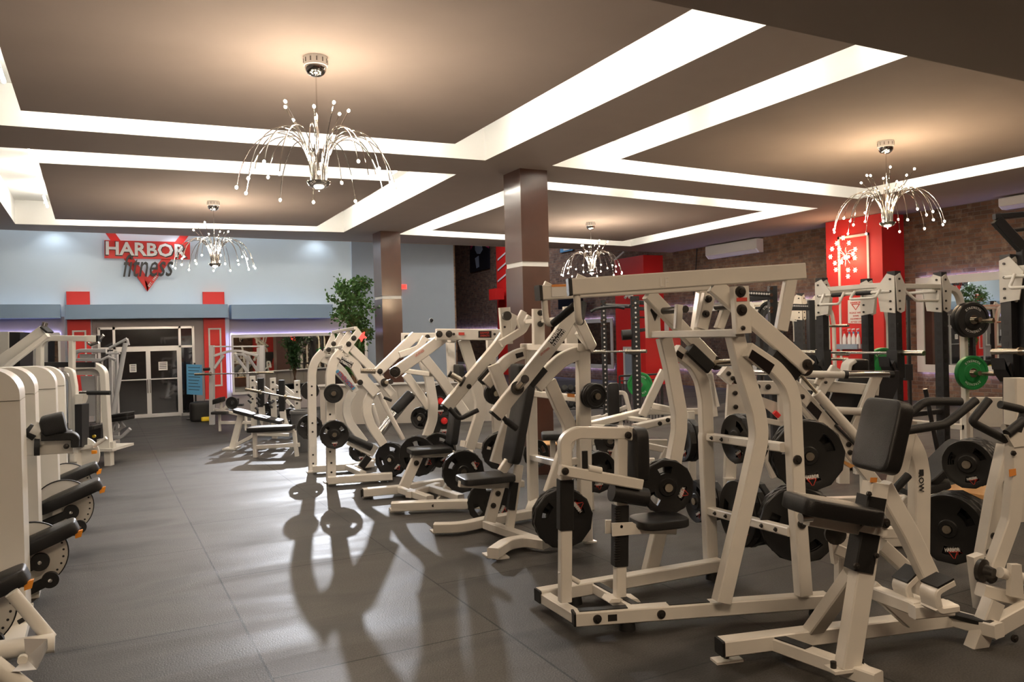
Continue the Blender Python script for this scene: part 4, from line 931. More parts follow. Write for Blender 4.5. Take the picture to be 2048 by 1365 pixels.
A_ = m.part('lever_arm', MB().bar(m.V(-.42, cb(572, 118), cb(430, 225), cb(222, 368)), .085, .06, NV), 'steel'); e = m.V(-.45, cb(236, 355)); m.part('weight_horn', MB().tube([e, e+Vector((-.02, -.09, 0))], .028).tube([e, e+Vector((0, -.03, 0))], .05), 'bolt')
ps = m.V(-.452, cb(385, 242), cb(428, 212)); d_ = (ps[1]-ps[0]).normalized(); mb = MB(); fit_text(mb, 'LIFE FITNESS', frame_m((ps[0]+ps[1])/2, d_, Vector((0, -1, 0)).cross(d_)), .1, .02, .0, ext=.0008); m.part('lettering', mb, 'redink')
A_ = m.part('lever_arm', MB().bar(m.V(.45, cb(378, 108), cb(118, 360)), .085, .06, NV).bar(m.V(.2, cb(445, 120), cb(400, 195), cb(270, 240)), .055, .045, NV, r=.1), 'steel'); m.bolts([m.V(.42, cb(136, 352))], .028, parent=A_)
e = m.V(.3, cb(100, 350)); m.part('weight_horn', MB().tube([m.V(.3, cb(105, 352)), m.V(.3, cb(5, 348))], .026), 'worn')
horn2(m, m.V(-.3, cb(705, 420)), m.V(-.3, cb(622, 372)), 'worn')
for a_, b_, c_, w_ in ((cb(648, 560), cb(700, 700), None, 0),):
    pass
a, b = m.V(0, cb(622, 850)), m.V(0, cb(660, 570)); m.part('backrest', MB().pad((a+b)/2, (0, 1, 0), (b-a), (-1, 0, .1), .25, (b-a).length, .07, .25), 'vinyl')
a, b = m.V(.0, cb(665, 425)), m.V(.0, cb(678, 305)); m.part('head_pad', MB().pad((a+b)/2, (0, 1, 0), (0, 0, 1), (-1, 0, 0), .24, (b-a).length, .06, .3), 'grip')
c = m.V(0, cb(475, 888)); m.part('seat', MB().pad(c, (1, 0, 0), (0, 1, 0), (0, 0, 1), .42, .3, .055, .25), 'vinyl'); f.bar(m.V(0, cb(345, 922), cb(640, 912)), .05, .06, NV)
f.bar(m.V(-.02, cb(300, 1140), cb(395, 930)), .085, .06, NV); m.bolts([m.V(-.055, cb(385, 978))], .026); f.bar(m.V(-.05, cb(545, 1245), cb(610, 1130)), .075, .06, NV)
f.bar([m.Z(.07, cb(215, 1275)), m.Z(.07, cb(520, 1262)), m.Z(.07, cb(860, 1255))], .08); f.bar([m.Z(.07, cb(20, 1180)), m.Z(.07, cb(280, 1155)), m.Z(.07, cb(560, 1110))], .08)
f.bar([m.Z(.07, cb(280, 1160)), m.Z(.07, cb(480, 1225))], .065); f.bar([m.Z(.07, cb(330, 1195)), m.Z(.07, cb(530, 1130))], .06); f.bar([m.Z(.07, cb(480, 1150)), m.Z(.07, cb(690, 1215))], .06)
f.bar([m.V(-.45, cb(700, 845)), m.V(-.3, cb(880, 870))], .06); f.bar([m.V(-.45, cb(740, 890)), m.Z(.07, cb(800, 1240))], .07)
rb = m.Z(.07, cb(490, 1262)); q = [m.Z(.07, cb(490, 1262)), m.Z(.07, cb(570, 1258))]; m.bolts([v+Vector((0, -.042, 0)) for v in q], .03); decal(m, 'serial_label', [m.Z(.07, cb(x, 1269))+Vector((0, -.042, dz)) for x, dz in ((312, -.02), (347, -.02), (347, .02), (312, .02))], NV, .003, 'bolt')
for p in (cb(240, 1308), cb(50, 1212)): q = m.Z(0, p); f.box(q-Vector((.05, .05, 0)), q+Vector((.05, .05, .03)))
m.part('end_cap', MB().bar([m.Z(.07, cb(14, 1180)), m.Z(.07, cb(20, 1180))], .075), 'rubber')
h = m.V(-.3, cb(600, 600), cb(650, 660), cb(690, 668), cb(800, 612)); m.done()
WH = 'the white chest press'
stack(m, m.V(-.6, cb(705, 1035)), (-.1, -1, 0), (.20, .20), 'the low near horn of '+WH, spin=2.0); m.horn(m.V(-.6, cb(705, 1035))+Vector((.0, .12, 0)), (-.1, -1, 0), .16, cap=False)
stack(m, m.V(.25, cb(395, 930)), (-.75, -1, 0), (.21, .21, .21), 'the low far horn of '+WH, spin=1.1)
stack(m, m.V(.75, cb(415, 672)), (-.9, -1, 0), (.125, .125, .125), 'the upper far horn of '+WH, kind='plain')
p = m.V(-.55, cb(520, 970)); stack(m, m.V(.15, cb(535, 890)), (-.6, -1, 0), (.18, .18), 'the horn behind the seat of '+WH, spin=.6)
for i, (cc, R_) in enumerate(((cb(545, 555), .19), (cb(572, 690), .19))):
    c_ = m.V(.95, cc); stack(m, c_, (0, -1, 0), (R_,), ('the upper' if i == 0 else 'the lower')+' red-capped horn beyond '+WH)
    T = thing('horn_cap', ('upper' if i == 0 else 'lower')+' round red end cap in front of a plate beyond the chest press', 'cap', m.W(c_)); obj('cap', MB().lathe([(0, .045), (.03, .04), (.04, .02), (.04, .0)], ax=-m.v, k=20), 'redplastic', T)

# ---------------------------------------------------------------- rowing machine with tall posts at the far end of the row
ca = crop(560, 640, .24917)
m = Mach('iso_row_machine', 'white plate-loaded machine with two drilled front posts at the far left end of the row', 'gym machine', 2.3, 9.3, -4)
f = m.f
f.bar(m.V(-.5, ca(410, 1300), ca(404, 600), ca(402, 440), ca(425, 340), ca(490, 255)), .085, .075, NV, r=.35); f.bar(m.V(.5, ca(262, 1222), ca(255, 560), ca(255, 420), ca(280, 330), ca(345, 258)), .085, .07, NV, r=.35)
mb = MB()
for v_, P_ in ((-.54, ((412, 1150), (413, 1225), (402, 760), (402, 1060))), (.46, ((255, 535), (255, 605), (260, 830), (262, 900), (265, 1085), (266, 1155)))):
    for p in P_: mb.cyl(m.V(v_, ca(*p)), (0, -1, 0), .012, .004, 12)
m.part('bolt_holes', mb, 'bolt')
nb = m.V(-.6, ca(495, 238), ca(622, 66), ca(655, 108), ca(537, 275)); fb = m.V(.5, ca(345, 262), ca(425, 92), ca(445, 160), ca(372, 292))
f.slab(nb, .05, NV); f.slab(fb, .05, NV)
for t_ in (.0, .36, .68):
    q = [a*(1-t_)+b*t_ for a, b in zip(nb, m.V(.45, ca(345, 262), ca(430, 95), ca(455, 150), ca(372, 292)))]
    if t_ > 0: f.slab(q, .04, NV)
top = [nb[1], nb[2]]; 
f.bar([nb[1]+Vector((-.02, 0, 0)), m.V(.5, ca(428, 100))], .035, .035); f.bar([nb[0]+Vector((.04, 0, .03)), fb[0]+Vector((.04, 0, .03))], .05, .04); f.bar([nb[3], fb[3]], .04, .04)
m.bolts(m.V(-.63, ca(592, 147), ca(551, 195)), .03); m.bolts(m.V(.05, ca(430, 193), ca(390, 240)), .03)
f.bar(m.V(-.55, ca(485, 270), ca(600, 365), ca(660, 470), ca(770, 590)), .10, .06, NV, r=.15); f.bar(m.V(.5, ca(325, 300), ca(430, 350), ca(500, 420), ca(600, 580)), .09, .06, NV, r=.15)
la = m.V(-.583, ca(500, 295), ca(590, 345), ca(572, 388), ca(485, 330)); decal(m, 'name_label', la, NV, .003, 'label'); d_ = (la[1]-la[0]).normalized(); ce = sum(la, Vector())/4+Vector((0, -.003, 0)); up_ = Vector((0, -1, 0)).cross(d_)
for k, tx in ((1, 'HAMMER'), (-1, 'STRENGTH')): mb = MB(); fit_text(mb, tx, frame_m(ce+up_*k*.022, d_, up_), .13, .03, .01, ext=.001); m.part('lettering', mb, 'whiteink')
la = m.V(.0, ca(465, 400), ca(602, 545), ca(582, 565), ca(440, 415)); decal(m, 'name_label', la, NV, .05, 'bluesign', 'blue and red printed label strip'); f.bar(m.V(.03, ca(440, 395), ca(600, 560)), .07, .05, NV)
d_ = (la[1]-la[0]).normalized(); ce = sum(la, Vector())/4+Vector((0, -.027, 0)); mb = MB(); fit_text(mb, 'STRENGTH', frame_m(ce, d_, Vector((0, -1, 0)).cross(d_)), .25, .05, .02, ext=.001); m.part('lettering', mb, 'redink')
f.bar(m.V(-.5, ca(745, 575), ca(700, 660), ca(695, 745), ca(725, 840), ca(828, 1000)), .085, .06, NV, r=.25); f.bar(m.V(.45, ca(585, 575), ca(538, 655), ca(530, 745), ca(560, 830), ca(678, 985)), .085, .06, NV, r=.25)
m.bolts([m.V(-.6, ca(643, 503))], .032)
A_ = m.part('lever_arm', MB().bar(m.V(-.58, ca(560, 215), ca(740, 395), ca(905, 600)), .075, .055, NV), 'steel'); 
m.part('lever_arm', MB().bar(m.V(.3, ca(490, 130), ca(620, 290), ca(800, 460)), .07, .05, NV), 'steel')
horn2(m, m.V(-.6, ca(835, 505)), m.V(-.72, ca(888, 497))); horn2(m, m.V(.2, ca(750, 412)), m.V(.2, ca(652, 410)))
m.part('link_rod', MB().tube(m.V(-.45, ca(795, 590), ca(860, 720), ca(988, 960)), .028), 'steel'); m.part('link_rod', MB().tube(m.V(.2, ca(740, 680), ca(800, 880)), .028), 'steel')
m.part('grip', MB().tube(m.V(-.62, ca(835, 625), ca(895, 650)), .016), 'grip')
a, b, c = m.V(-.15, ca(790, 925), ca(918, 740), ca(1058, 590)); m.part('pad_post', MB().tube([a, c], .055, 20), 'chrome'); d_ = (c-b).normalized(); m.part('roller_pad', MB().lathe([(.056, 0), (.066, .01), (.066, (c-b).length-.02), (.05, (c-b).length), (0, (c-b).length+.004)], b, d_, 24), 'grip')
m.part('roller_pad', MB().tube(m.V(-.2, ca(530, 935), ca(735, 1025)), .045, 18), 'vinyl'); f.bar(m.V(-.15, ca(545, 980), ca(730, 1070), ca(770, 1010)), .06, .05, NV); f.bar(m.V(-.15, ca(635, 1195), ca(715, 1095)), .06, .05, NV); m.part('adjuster_sleeve', MB().bar(m.V(-.17, ca(650, 1185), ca(715, 1100)), .07, .04, NV), 'rubber')
f.bar([m.Z(.06, ca(385, 1290)), m.Z(.06, ca(640, 1272)), m.Z(.06, ca(900, 1255))], .08); f.bar([m.Z(.06, ca(262, 1198)), m.Z(.06, ca(520, 1182)), m.Z(.06, ca(745, 1155))], .08)
f.bar([m.Z(.06, ca(530, 1178)), m.Z(.06, ca(670, 1240))], .06); f.bar([m.Z(.06, ca(600, 1190)), m.Z(.06, ca(750, 1130))], .06)
q = m.Z(.06, ca(760, 1250)); m.bolts([q+Vector((0, -.042, 0))], .03)
for p in (ca(402, 1303), ca(260, 1222)): q = m.Z(0, p); f.box(q-Vector((.07, .06, 0)), q+Vector((.07, .06, .012)))
m.done()
WH = 'the far row machine'
stack(m, m.V(-.68, ca(430, 592)), (-.15, -1, 0), (.105, .105), 'the upper near front post of '+WH, kind='plain'); m.horn(m.V(-.66, ca(430, 592)), (-.1, -1, 0), .06, cap=False)
stack(m, m.V(-.68, ca(437, 922)), (-.15, -1, 0), (.16, .16), 'the lower near front post of '+WH); m.horn(m.V(-.66, ca(437, 922)), (-.1, -1, 0), .06, cap=False)
stack(m, m.V(.62, ca(240, 570)), (-.1, -1, 0), (.115, .115), 'the upper far front post of '+WH, kind='plain'); stack(m, m.V(.62, ca(240, 862)), (-.1, -1, 0), (.16, .16), 'the lower far front post of '+WH)
stack(m, m.V(-.45, ca(888, 1122)), (-.9, -1, 0), (.20, .20), 'the low rear horn of '+WH, spin=.8)
stack(m, m.V(.7, ca(650, 1050)), (.1, -1, 0), (.15, .15), 'the hidden far side of '+WH)

BWS[0] = 1.1
# ---------------------------------------------------------------- seated row (front right)
g = crop(1400, 700, .48722)
m = Mach('seated_row_machine', 'white machine with black chest pad and small black seat in the right foreground', 'gym machine', 2.62, 2.87, -14)
f = m.f; vq = -.38
b0, b1 = m.Z(.05, g(88, 1252), dz=.038), m.Z(.05, g(1030, 1130), dz=.038)
f.bar([b0, b1], .076); d_ = (b1-b0).normalized(); m.part('end_cap', MB().bar([b0-d_*.014, b0], .074), 'rubber')
x0, x1 = m.Z(.05, g(270, 1215), dz=.03), m.Z(.05, g(735, 1385), dz=.03); f.bar([x0, x1], .065); dd = (x1-x0).normalized(); sd = dd.cross(Vector((0, 0, 1)))*.028
m.part('grip_strip', MB().slab([x0+dd*.02-sd+Vector((0, 0, .035)), x0+dd*.02+sd+Vector((0, 0, .035)), x0+dd*.24+sd+Vector((0, 0, .035)), x0+dd*.24-sd+Vector((0, 0, .035))], .006, (0, 0, 1)), 'rubber')
m.bolts([x0+dd*.03-sd*1.15-Vector((0, 0, 0))], .02, (-1, -.3, 0)); f.slab([x0+Vector((-.04, -.05, z)) for z in (-.03, .035)]+[x0+Vector((.06, -.07, z)) for z in (.035, -.03)], .012, NV)
q = m.Z(0, g(120, 1278)); f.box(q-Vector((.08, .03, 0)), q+Vector((.06, .04, .012))); m.part('foot_bolt', MB().cyl(q+Vector((-.01, .01, .012)), (0, 0, 1), .014, .03), 'bolt')
post = m.V(vq, g(605, 1305), g(668, 900), g(722, 545)); f.bar([post[0], post[2]], .085, .07, NV); q = post[0]; f.slab([q+Vector((x, y, .0)) for x, y in ((-.09, -.04), (.09, -.04), (.09, .04), (-.09, .04))], .014, (0, 0, 1))
m.part('foot_bolt', MB().cyl(q+Vector((-.07, 0, .005)), (0, 0, 1), .013, .03).cyl(q+Vector((.07, 0, .005)), (0, 0, 1), .013, .03), 'bolt')
f.bar([m.V(-.0, g(465, 1150)), m.V(vq+.04, g(635, 915))], .08, .06, NV); m.bolts([m.V(-.2, g(608, 985))], .012)
f.bar(m.V(vq+.03, g(745, 560), g(850, 745), g(950, 955)), .075, .06, NV)
m.part('ratchet_sleeve', MB().bar(m.V(vq, g(650, 905), g(705, 600)), .09, .085, NV), 'rubber'); mb = MB(); p0, p1 = m.V(vq-.05, g(690, 690), g(700, 600)); p0, p1 = m.V(vq-.05, g(655, 880), g(702, 612))
m.bolts([m.V(vq-.05, g(641, 888))], .014); m.bolts([m.V(vq-.06, g(760, 712))], .022); m.bolts(m.V(vq-.055, g(722, 845), g(692, 592)), .012)
f.slab(m.V(vq-.05, g(645, 745), g(700, 690), g(768, 695), g(765, 765), g(745, 765), g(660, 748)), .012, NV); f.bar(m.V(vq, g(440, 690), g(650, 728)), .06, .05, NV); m.part('seat_bolt', MB().cyl(m.V(vq-.04, g(455, 687)), (-1, 0, 0), .022, .05), 'chrome')
a, b = m.V(vq, g(395, 628), g(690, 678)); X_ = (b-a).normalized(); m.part('seat', MB().pad((a+b)/2, X_, (0, 1, 0), X_.cross(Vector((0, 1, 0))), (b-a).length+.03, .23, .075, .3), 'vinyl')
a, b = m.V(vq, g(712, 500), g(778, 205)); Y_ = (b-a).normalized(); Z_ = Vector((0, 1, 0)).cross(Y_); Z_ = -Z_ if Z_.x > 0 else Z_
X_ = Y_.cross(Z_); m.part('chest_pad', MB().pad((a+b)/2+Vector((.0, 0, 0)), X_, Y_, Z_, .25, (b-a).length, .08, .3), 'vinyl'); q = (a+b)/2-Z_*.05; f.bar([q+Y_*.1, q-Y_*.16], .06, .02, NV)
decal(m, 'paper_sticker', m.V(vq-.037, g(700, 525), g(728, 525), g(725, 545), g(698, 545)), NV, .002, 'amberlabel')
# foot plates and cross tube at the rear
for v_, P_, Q_ in ((-.28, (g(838, 1010), g(822, 965), g(885, 905)), (g(845, 1030), g(900, 1025))), (-.5, (g(952, 1045), g(938, 985), g(1012, 945)), (g(960, 1060), g(1030, 1050)))):
    q = m.V(v_, *P_); mb = MB().bar(rnd(q, .05), .03, .10, NV); f.bar(rnd([m.V(v_, Q_[1]), m.V(v_, Q_[0]), q[0]+Vector((-.01, 0, 0))], .03), .03, .10, NV)
    m.part('foot_plate', mb, 'steel'); e0 = q[1]+(q[2]-q[1])*.1; s_ = (q[2]-q[1]).normalized(); n_ = s_.cross(Vector((0, 1, 0))); n_ = n_ if n_.x < 0 else -n_
    m.part('foot_plate_grip', MB().slab([e0+Vector((0, -.05, 0))+n_*.02, e0+Vector((0, .05, 0))+n_*.02, q[2]+Vector((0, .05, 0))+n_*.02, q[2]+Vector((0, -.05, 0))+n_*.02], .008, n_), 'rubber')
f.bar([m.V(-.15, g(728, 1000)), m.V(-.4, g(900, 1065))], .06, .06); f.bar([m.V(-.4, g(870, 1075)), m.V(-.42, g(1030, 1060))], .05, .06)
f.bar([b1, m.Z(.1, g(1230, 1155))], .07); m.part('grip_strip', MB().bar([m.Z(.12, g(1030, 1085)), m.Z(.12, g(1200, 1130))], .05, .03), 'rubber')
f.bar(m.V(-.1, g(700, 970), g(860, 1115)), .06, .05, NV); f.bar(m.V(-.05, g(740, 800), g(880, 930)), .06, .05, NV); f.bar(m.V(-.05, g(735, 750), g(880, 750)), .05, .05, NV)
up = m.V(.03, g(880, 1085), g(898, 900), g(902, 520), g(880, 430), g(830, 370), g(850, 270)); f.bar(rnd(m.V(.03, g(895, 1075), g(900, 520), g(885, 430), g(835, 345)), .25), .085, .065, NV); f.bar(m.V(.0, g(800, 560), g(830, 420), g(852, 290)), .07, .06, NV)
q = m.V(-.006, g(909, 545)); mb = MB(); fit_text(mb, 'ROW', frame_m(q, (0, 0, -1), (1, 0, 0)), .10, .03, .01, ext=.001); m.part('lettering', mb, 'ink'); q = m.V(-.006, g(909, 505)); m.part('number_box', MB().box(q-Vector((.012, .002, .016)), q+Vector((.012, .001, .016))), 'ink')
for i, P_ in enumerate((((848, 275), (910, 222), (935, 212), (1070, 213)), ((845, 332), (1000, 308), (1030, 290), (1132, 207)))):
    q = m.V(-.12 if i == 0 else -.22, *[g(*p) for p in P_]); m.part('handle', MB().tube(rnd(q, .06), .021, 14), 'grip')
m.part('handle', MB().tube(m.V(-.1, g(785, 590), g(855, 515)), .02, 14), 'grip')
sh = m.V(-.1, g(548, 720), g(560, 775), g(640, 850)); f.slab(m.V(-.1, g(525, 725), g(560, 735), g(560, 870), g(545, 880)), .03, NV); m.part('bearing_flange', MB().lathe([(.05, 0), (.05, .02), (.03, .03), (0, .03)], m.V(-.13, g(552, 755)), (-.3, -1, 0), 18), 'bolt')
f.bar(m.V(-.08, g(570, 745), g(640, 770)), .03, .03, NV); f.bar(m.V(-.1, g(550, 815), g(630, 850)), .05, .05, NV); f.bar(m.V(-.05, g(580, 840), g(580, 960)), .05, .05, NV)
m.done()

# ---------------------------------------------------------------- machine cut by the right edge
m = Mach('lever_row_machine', 'white lever machine with black bent handles, cut off by the right edge of the picture', 'gym machine', 4.1, 2.47, -14)
f = m.f
A_ = m.part('lever_arm', MB().bar(m.V(0, g(1292, 350), g(1293, 520), g(1275, 700), g(1195, 920)), .075, .06, NV, r=.12), 'steel'); m.bolts([m.V(-.035, g(1285, 425))], .014, parent=A_); decal(m, 'worn_sticker', m.V(-.033, g(1268, 492), g(1296, 488), g(1298, 515), g(1270, 522)), NV, .002, 'amberlabel')
f.slab(m.V(.06, g(1108, 850), g(1150, 835), g(1165, 1040), g(1135, 1065)), .05, NV)
m.part('bearing_flange', MB().lathe([(.06, 0), (.06, .02), (.035, .03), (.025, .07), (0, .07)], m.V(.0, g(1150, 905)), (.3, -1, 0), 20).tube([m.V(0, g(1150, 905)), m.V(0, g(1200, 940))], .03), 'bolt')
f.bar(m.V(-.05, g(1150, 985), g(1340, 1035)), .06, .06, NV); f.tube(m.V(-.08, g(1230, 915), g(1350, 945)), .028); f.slab(m.V(-.1, g(1270, 880), g(1310, 880), g(1320, 1020), g(1265, 1010)), .03, NV)
f.bar(m.V(-.12, g(1205, 1030), g(1140, 1200), g(1070, 1385)), .08, .07, NV); f.bar(m.V(-.12, g(1185, 1155), g(1345, 1065)), .08, .06, NV); f.bar(m.V(-.12, g(1120, 1375), g(1345, 1270)), .085, .07, NV)
f.bar([m.V(-.12, g(1040, 1440)), m.V(-.12, g(1400, 1450))], .09, .09, NV)
f.bar(m.V(.06, g(1205, 1165), g(1300, 1290)), .05, .04, NV); m.bolts(m.V(-.16, g(1268, 1238), g(1283, 1262)), .014); m.bolts([m.V(-.16, g(1290, 1185))], .02)
f.slab(m.V(-.02, g(1250, 350), g(1290, 335), g(1330, 345), g(1325, 395), g(1280, 400)), .03, NV)
q = m.V(0, g(1255, 370), g(1130, 305), g(1118, 290), g(1185, 205)); m.part('handle', MB().tube(rnd(q, .03), .021, 14), 'grip'); q = m.V(.05, g(1232, 225), g(1335, 248), g(1300, 340)); m.part('handle', MB().tube(rnd(q, .03), .021, 14), 'grip')
m.part('handle', MB().tube(m.V(-.03, g(1260, 345), g(1330, 290)), .024, 14), 'grip'); m.part('peg', MB().tube(m.V(.05, g(1245, 318), g(1270, 322)), .018), 'chrome')
f.bar(m.V(.25, g(1302, 150), g(1305, 700)), .10, .09, NV); m.part('post_cap', MB().bar(m.V(.25, g(1302, 115), g(1302, 150)), .1, .09, NV), 'steel'); f.bar(m.V(.2, g(1225, 545), g(1345, 555)), .03, .03, NV)
pz_ = .2; f.bar(m.V(.12, g(1262, 395), g(1215, 600), g(1170, 850)), .085, .07, NV); m.bolts(m.V(.08, g(1258, 545), g(1205, 765), g(1187, 832)), .018)
m.done()
WH = 'the machine at the right edge'
stack(m, m.V(.62, g(1100, 470)), (-1, -.55, 0), (.15, .15, .15, .15, .15), 'the upper horn of '+WH, spin=.3)
stack(m, m.V(.55, g(1020, 735)), (-1, -.55, 0), (.21, .21, .21, .21, .21), 'the lower horn of '+WH, spin=.2)
for p, L_ in ((m.V(.62, g(1100, 470)), .3), (m.V(.55, g(1020, 735)), .32)): m.part('weight_horn', MB().tube([p+Vector((.03, .02, 0)), p+Vector((1, .55, 0)).normalized()*L_], .024), 'worn')

BWS[0] = 1.0
# ================================================================ LEFT ROW OF WEIGHT-STACK MACHINES
kk = crop(0, 840, .38462); w_ = crop(30, 640, .19048)
def arc(cx, cz, r, a0, a1, n=8): return [(cx+r*math.cos(math.radians(a0+(a1-a0)*i/n)), cz+r*math.sin(math.radians(a0+(a1-a0)*i/n))) for i in range(n+1)]
def tower(T, xr, y0, y1, zt, W=.62, R=.15, sep=None):
    o = T.location; seam = zt-R-.03
    def ext(poly, a, b): 
        mb = MB(); mb.slab([Vector((x-o.x, (a+b)/2-o.y, z-o.z)) for x, z in poly], b-a, (0, 1, 0)); return mb
    obj('cabinet', ext([(xr-W, .04), (xr, .04), (xr, seam-.004), (xr-W, seam-.004)], y0+.006, y1-.006), 'cream', T)
    obj('top_cover', ext([(xr-W, seam), (xr, seam)]+arc(xr-R, zt-R, R, 0, 90)+[(xr-W, zt)], y0, y1), 'cream', T, sharp=50)
    obj('weight_stack', ext([(xr-W+.05, .06), (xr-.2, .06), (xr-.2, seam-.05), (xr-W+.05, seam-.05)], y0-.05, y0+.004), 'darkmetal', T)
    obj('base', ext([(xr-W-.02, 0), (xr+.01, 0), (xr+.01, .045), (xr-W-.02, .045)], y0-.3, y1+.02), 'cream', T)
def leg_machine(lab, E, Y, k, xr, y0, y1, ztp, R=.15):
    e = py(E[0], E[1], Y); T = thing('leg_machine', lab, 'gym machine', (e.x-.3, Y, 0), 0, 'weight-stack machines along the left')
    o = T.location; P = lambda dx, dz, dy=0: Vector((e.x+dx*k-o.x, dy, e.z+dz*k))
    tower(T, xr, y0, y1, ztp, R=R)
    a, b = P(0, 0), P(-.42, -.16); X_ = (a-b).normalized(); Z_ = X_.cross(Vector((0, 1, 0))); Z_ = Z_ if Z_.z > 0 else -Z_
    obj('seat_pad', MB().pad((a+b)/2, X_, (0, 1, 0), Z_, (a-b).length+.02, .24*k, .085*k, .45, puff=.25), 'vinyl', T)
    c = P(-.26, -.17, .03); mb = MB().lathe([(0, 0), (.21*k, 0), (.21*k, .018), (0, .018)], c, (0, 1, 0), 48)
    cm = obj('cam_disc', mb, 'cream', T); obj('disc_rim', MB().lathe([(.209*k, -.003), (.216*k, -.003), (.216*k, .02), (.209*k, .02)], c, (0, 1, 0), 48, cap=False), 'rubber', cm)
    mb = MB()
    for i in range(9): th = math.radians(-80+i*14); mb.cyl(c+Vector((.185*k*math.cos(th), -.002, .185*k*math.sin(th))), (0, 1, 0), .007*k, .003, 10)
    obj('index_holes', mb, 'ink', cm)
    for (p, q, r) in ((P(-.42, -.28, -.05), P(-.205, -.20, -.05), .055), (P(-.40, -.42, -.06), P(-.15, -.32, -.06), .05)):
        mb = MB(); mb.lathe([(0, -.02), (r*k, -.02), (r*k, .02), (0, .02)], q, (0, 1, 0), 28).bar([p, q], .06*k, .036, NV); ar = obj('crank_arm', mb, 'rubber', T)
        obj('crank_bolt', MB().lathe([(0, -.03), (.012, -.028), (.014, -.018)], q, (0, 1, 0), 12), 'chrome', ar)
    obj('lever_stem', MB().tube([P(-.12, -.05, -.06), P(0, -.052, -.06)], .007*k), 'ink', T); obj('lever_grip', MB().slab([P(-.005, -.032, -.06), P(.04, -.025, -.06), P(.03, -.068, -.06), P(-.005, -.075, -.06)], .03*k, NV), 'orange', T, label='orange plastic lever grip')
    f_ = MB().bar([P(-.3, -.1), Vector((P(-.3, 0).x, 0, .05))], .07, .08, NV).bar([Vector((P(-.3, 0).x, -.25, .035)), Vector((P(-.3, 0).x, y1-Y, .035))], .07, .07); obj('frame', f_, 'cream', T)
    return T, P, e
LM = []
for lab, E, Y, k, pxr, y0, y1, X_, yt in (('nearest cream weight-stack leg machine at the bottom left with chrome footplate', (52, 1146), 4.70, .95, 63, 5.25, 5.62, -.40, 736),
        ('second cream weight-stack machine from the camera with a wide curled black seat', (152, 1050), 5.9, 1.0, 79, 6.2, 6.56, -.385, 734),
        ('third cream weight-stack machine from the camera with a straight slanting pad', (200, 966), 7.1, 1.0, 117, 7.3, 7.64, -.31, 734),
        ('fourth cream weight-stack machine from the camera with a slim dark pad', (194, 932), 8.1, .95, 134, 8.4, 8.7, -.285, 735)):
    zt_ = py(40, yt, (y0+y1)/2).z; LM.append(leg_machine(lab, E, Y, k, X_, y0, y1, zt_))
# the nearest machine's tubular base and chrome footplate
T = LM[0][0]; o = T.location; Q = lambda x, y, Y=4.3: py(*kk(x, y), Y)-o
obj('base_tube', MB().tube([Q(-120, 1215, 4.25), Q(285, 1160, 4.25)], .043, 20).tube([Q(60, 900), Q(262, 1140)], .03, 16).tube([Q(-40, 1270, 4.05), Q(150, 1420, 4.05)], .04, 20), 'cream', T)
mb = MB().slab([Q(125, 1140, 4.12), Q(245, 1140, 4.12), Q(248, 1190, 4.12), Q(190, 1300, 4.02), Q(60, 1312, 4.02), Q(135, 1240, 4.1)], .012, (.2, -1, .3)); obj('footplate', mb, 'alu', T, label='bare metal footplate')
obj('range_peg', MB().tube([Q(95, 1055), Q(130, 1035)], .011), 'ink', T); obj('base_bolt', MB().lathe([(0, -.02), (.02, -.02), (.02, .01)], Q(118, 1245, 4.08), (0, 1, 0), 14), 'cream', T)
# upper levers of the second machine
T = LM[1][0]; o = T.location; Q = lambda x, y, Y=6.0: py(*w_(x, y), Y)-o
lv = MB().bar([Q(60, 1335, 6.05), Q(610, 1305, 6.05)], .115, .08, NV); L_ = obj('lever_beam', lv, 'cream', T); obj('beam_ring', MB().tube([Q(205, 1330, 6.0), Q(262, 1328, 6.0)], .062, 20), 'rubber', L_); obj('beam_bolt', MB().lathe([(0, -.05), (.016, -.045), (.018, -.03)], Q(540, 1325, 6.0), (0, 1, 0), 12), 'bolt', L_)
obj('arm_pad', MB().bar(rnd([Q(280, 1225), Q(600, 1215), Q(635, 1240), Q(632, 1330)], .03), .05, .14, NV), 'grip', T)
a, b = Q(435, 1200), Q(385, 990); obj('back_pad', MB().pad((a+b)/2, (0, 1, 0), b-a, (-1, 0, -.2), .2, (b-a).length, .13, .5, puff=.2), 'grip', T)
obj('hand_grip', MB().tube([Q(120, 1145), Q(228, 1215)], .042, 18), 'grip', T); obj('hand_grip', MB().tube([Q(280, 1150), Q(370, 1130)], .025, 14), 'grip', T); obj('lever_joint', MB().tube([Q(180, 1140), Q(265, 1180)], .05, 18).tube([Q(228, 1215), Q(320, 1290)], .035, 14), 'cream', T)
# further machines: curved-frame station, cable stations behind
def BG(name, lab, cat, p, D):
    P = CP+ray(*p)*D; m = Mach(name, lab, cat, P.x, P.y, -27.667); return m
m = BG('leg_machine', 'cream station with a bent tube frame and dark weight stack behind the row of towers', 'gym machine', (152, 800), 8.9)
m.f.bar(rnd(m.V(0, w_(530, 520), w_(600, 540), w_(628, 700), w_(650, 1400)), .12), .055, .06, NV).bar(rnd(m.V(.1, w_(535, 560), w_(590, 640), w_(600, 900), w_(610, 1400)), .12), .045, .05, NV)
m.f.slab(m.V(-.05, w_(655, 780), w_(742, 780), w_(740, 830), w_(720, 880), w_(655, 880)), .1, NV); m.part('weight_stack', MB().slab(m.V(.0, w_(665, 885), w_(740, 885), w_(740, 1330), w_(670, 1330)), .15, NV), 'darkmetal')
m.part('handle', MB().tube(m.V(-.1, w_(760, 768), w_(1000, 768)), .024), 'grip'); m.part('handle_joint', MB().tube(m.V(-.1, w_(680, 765), w_(760, 765)), .016), 'chrome')
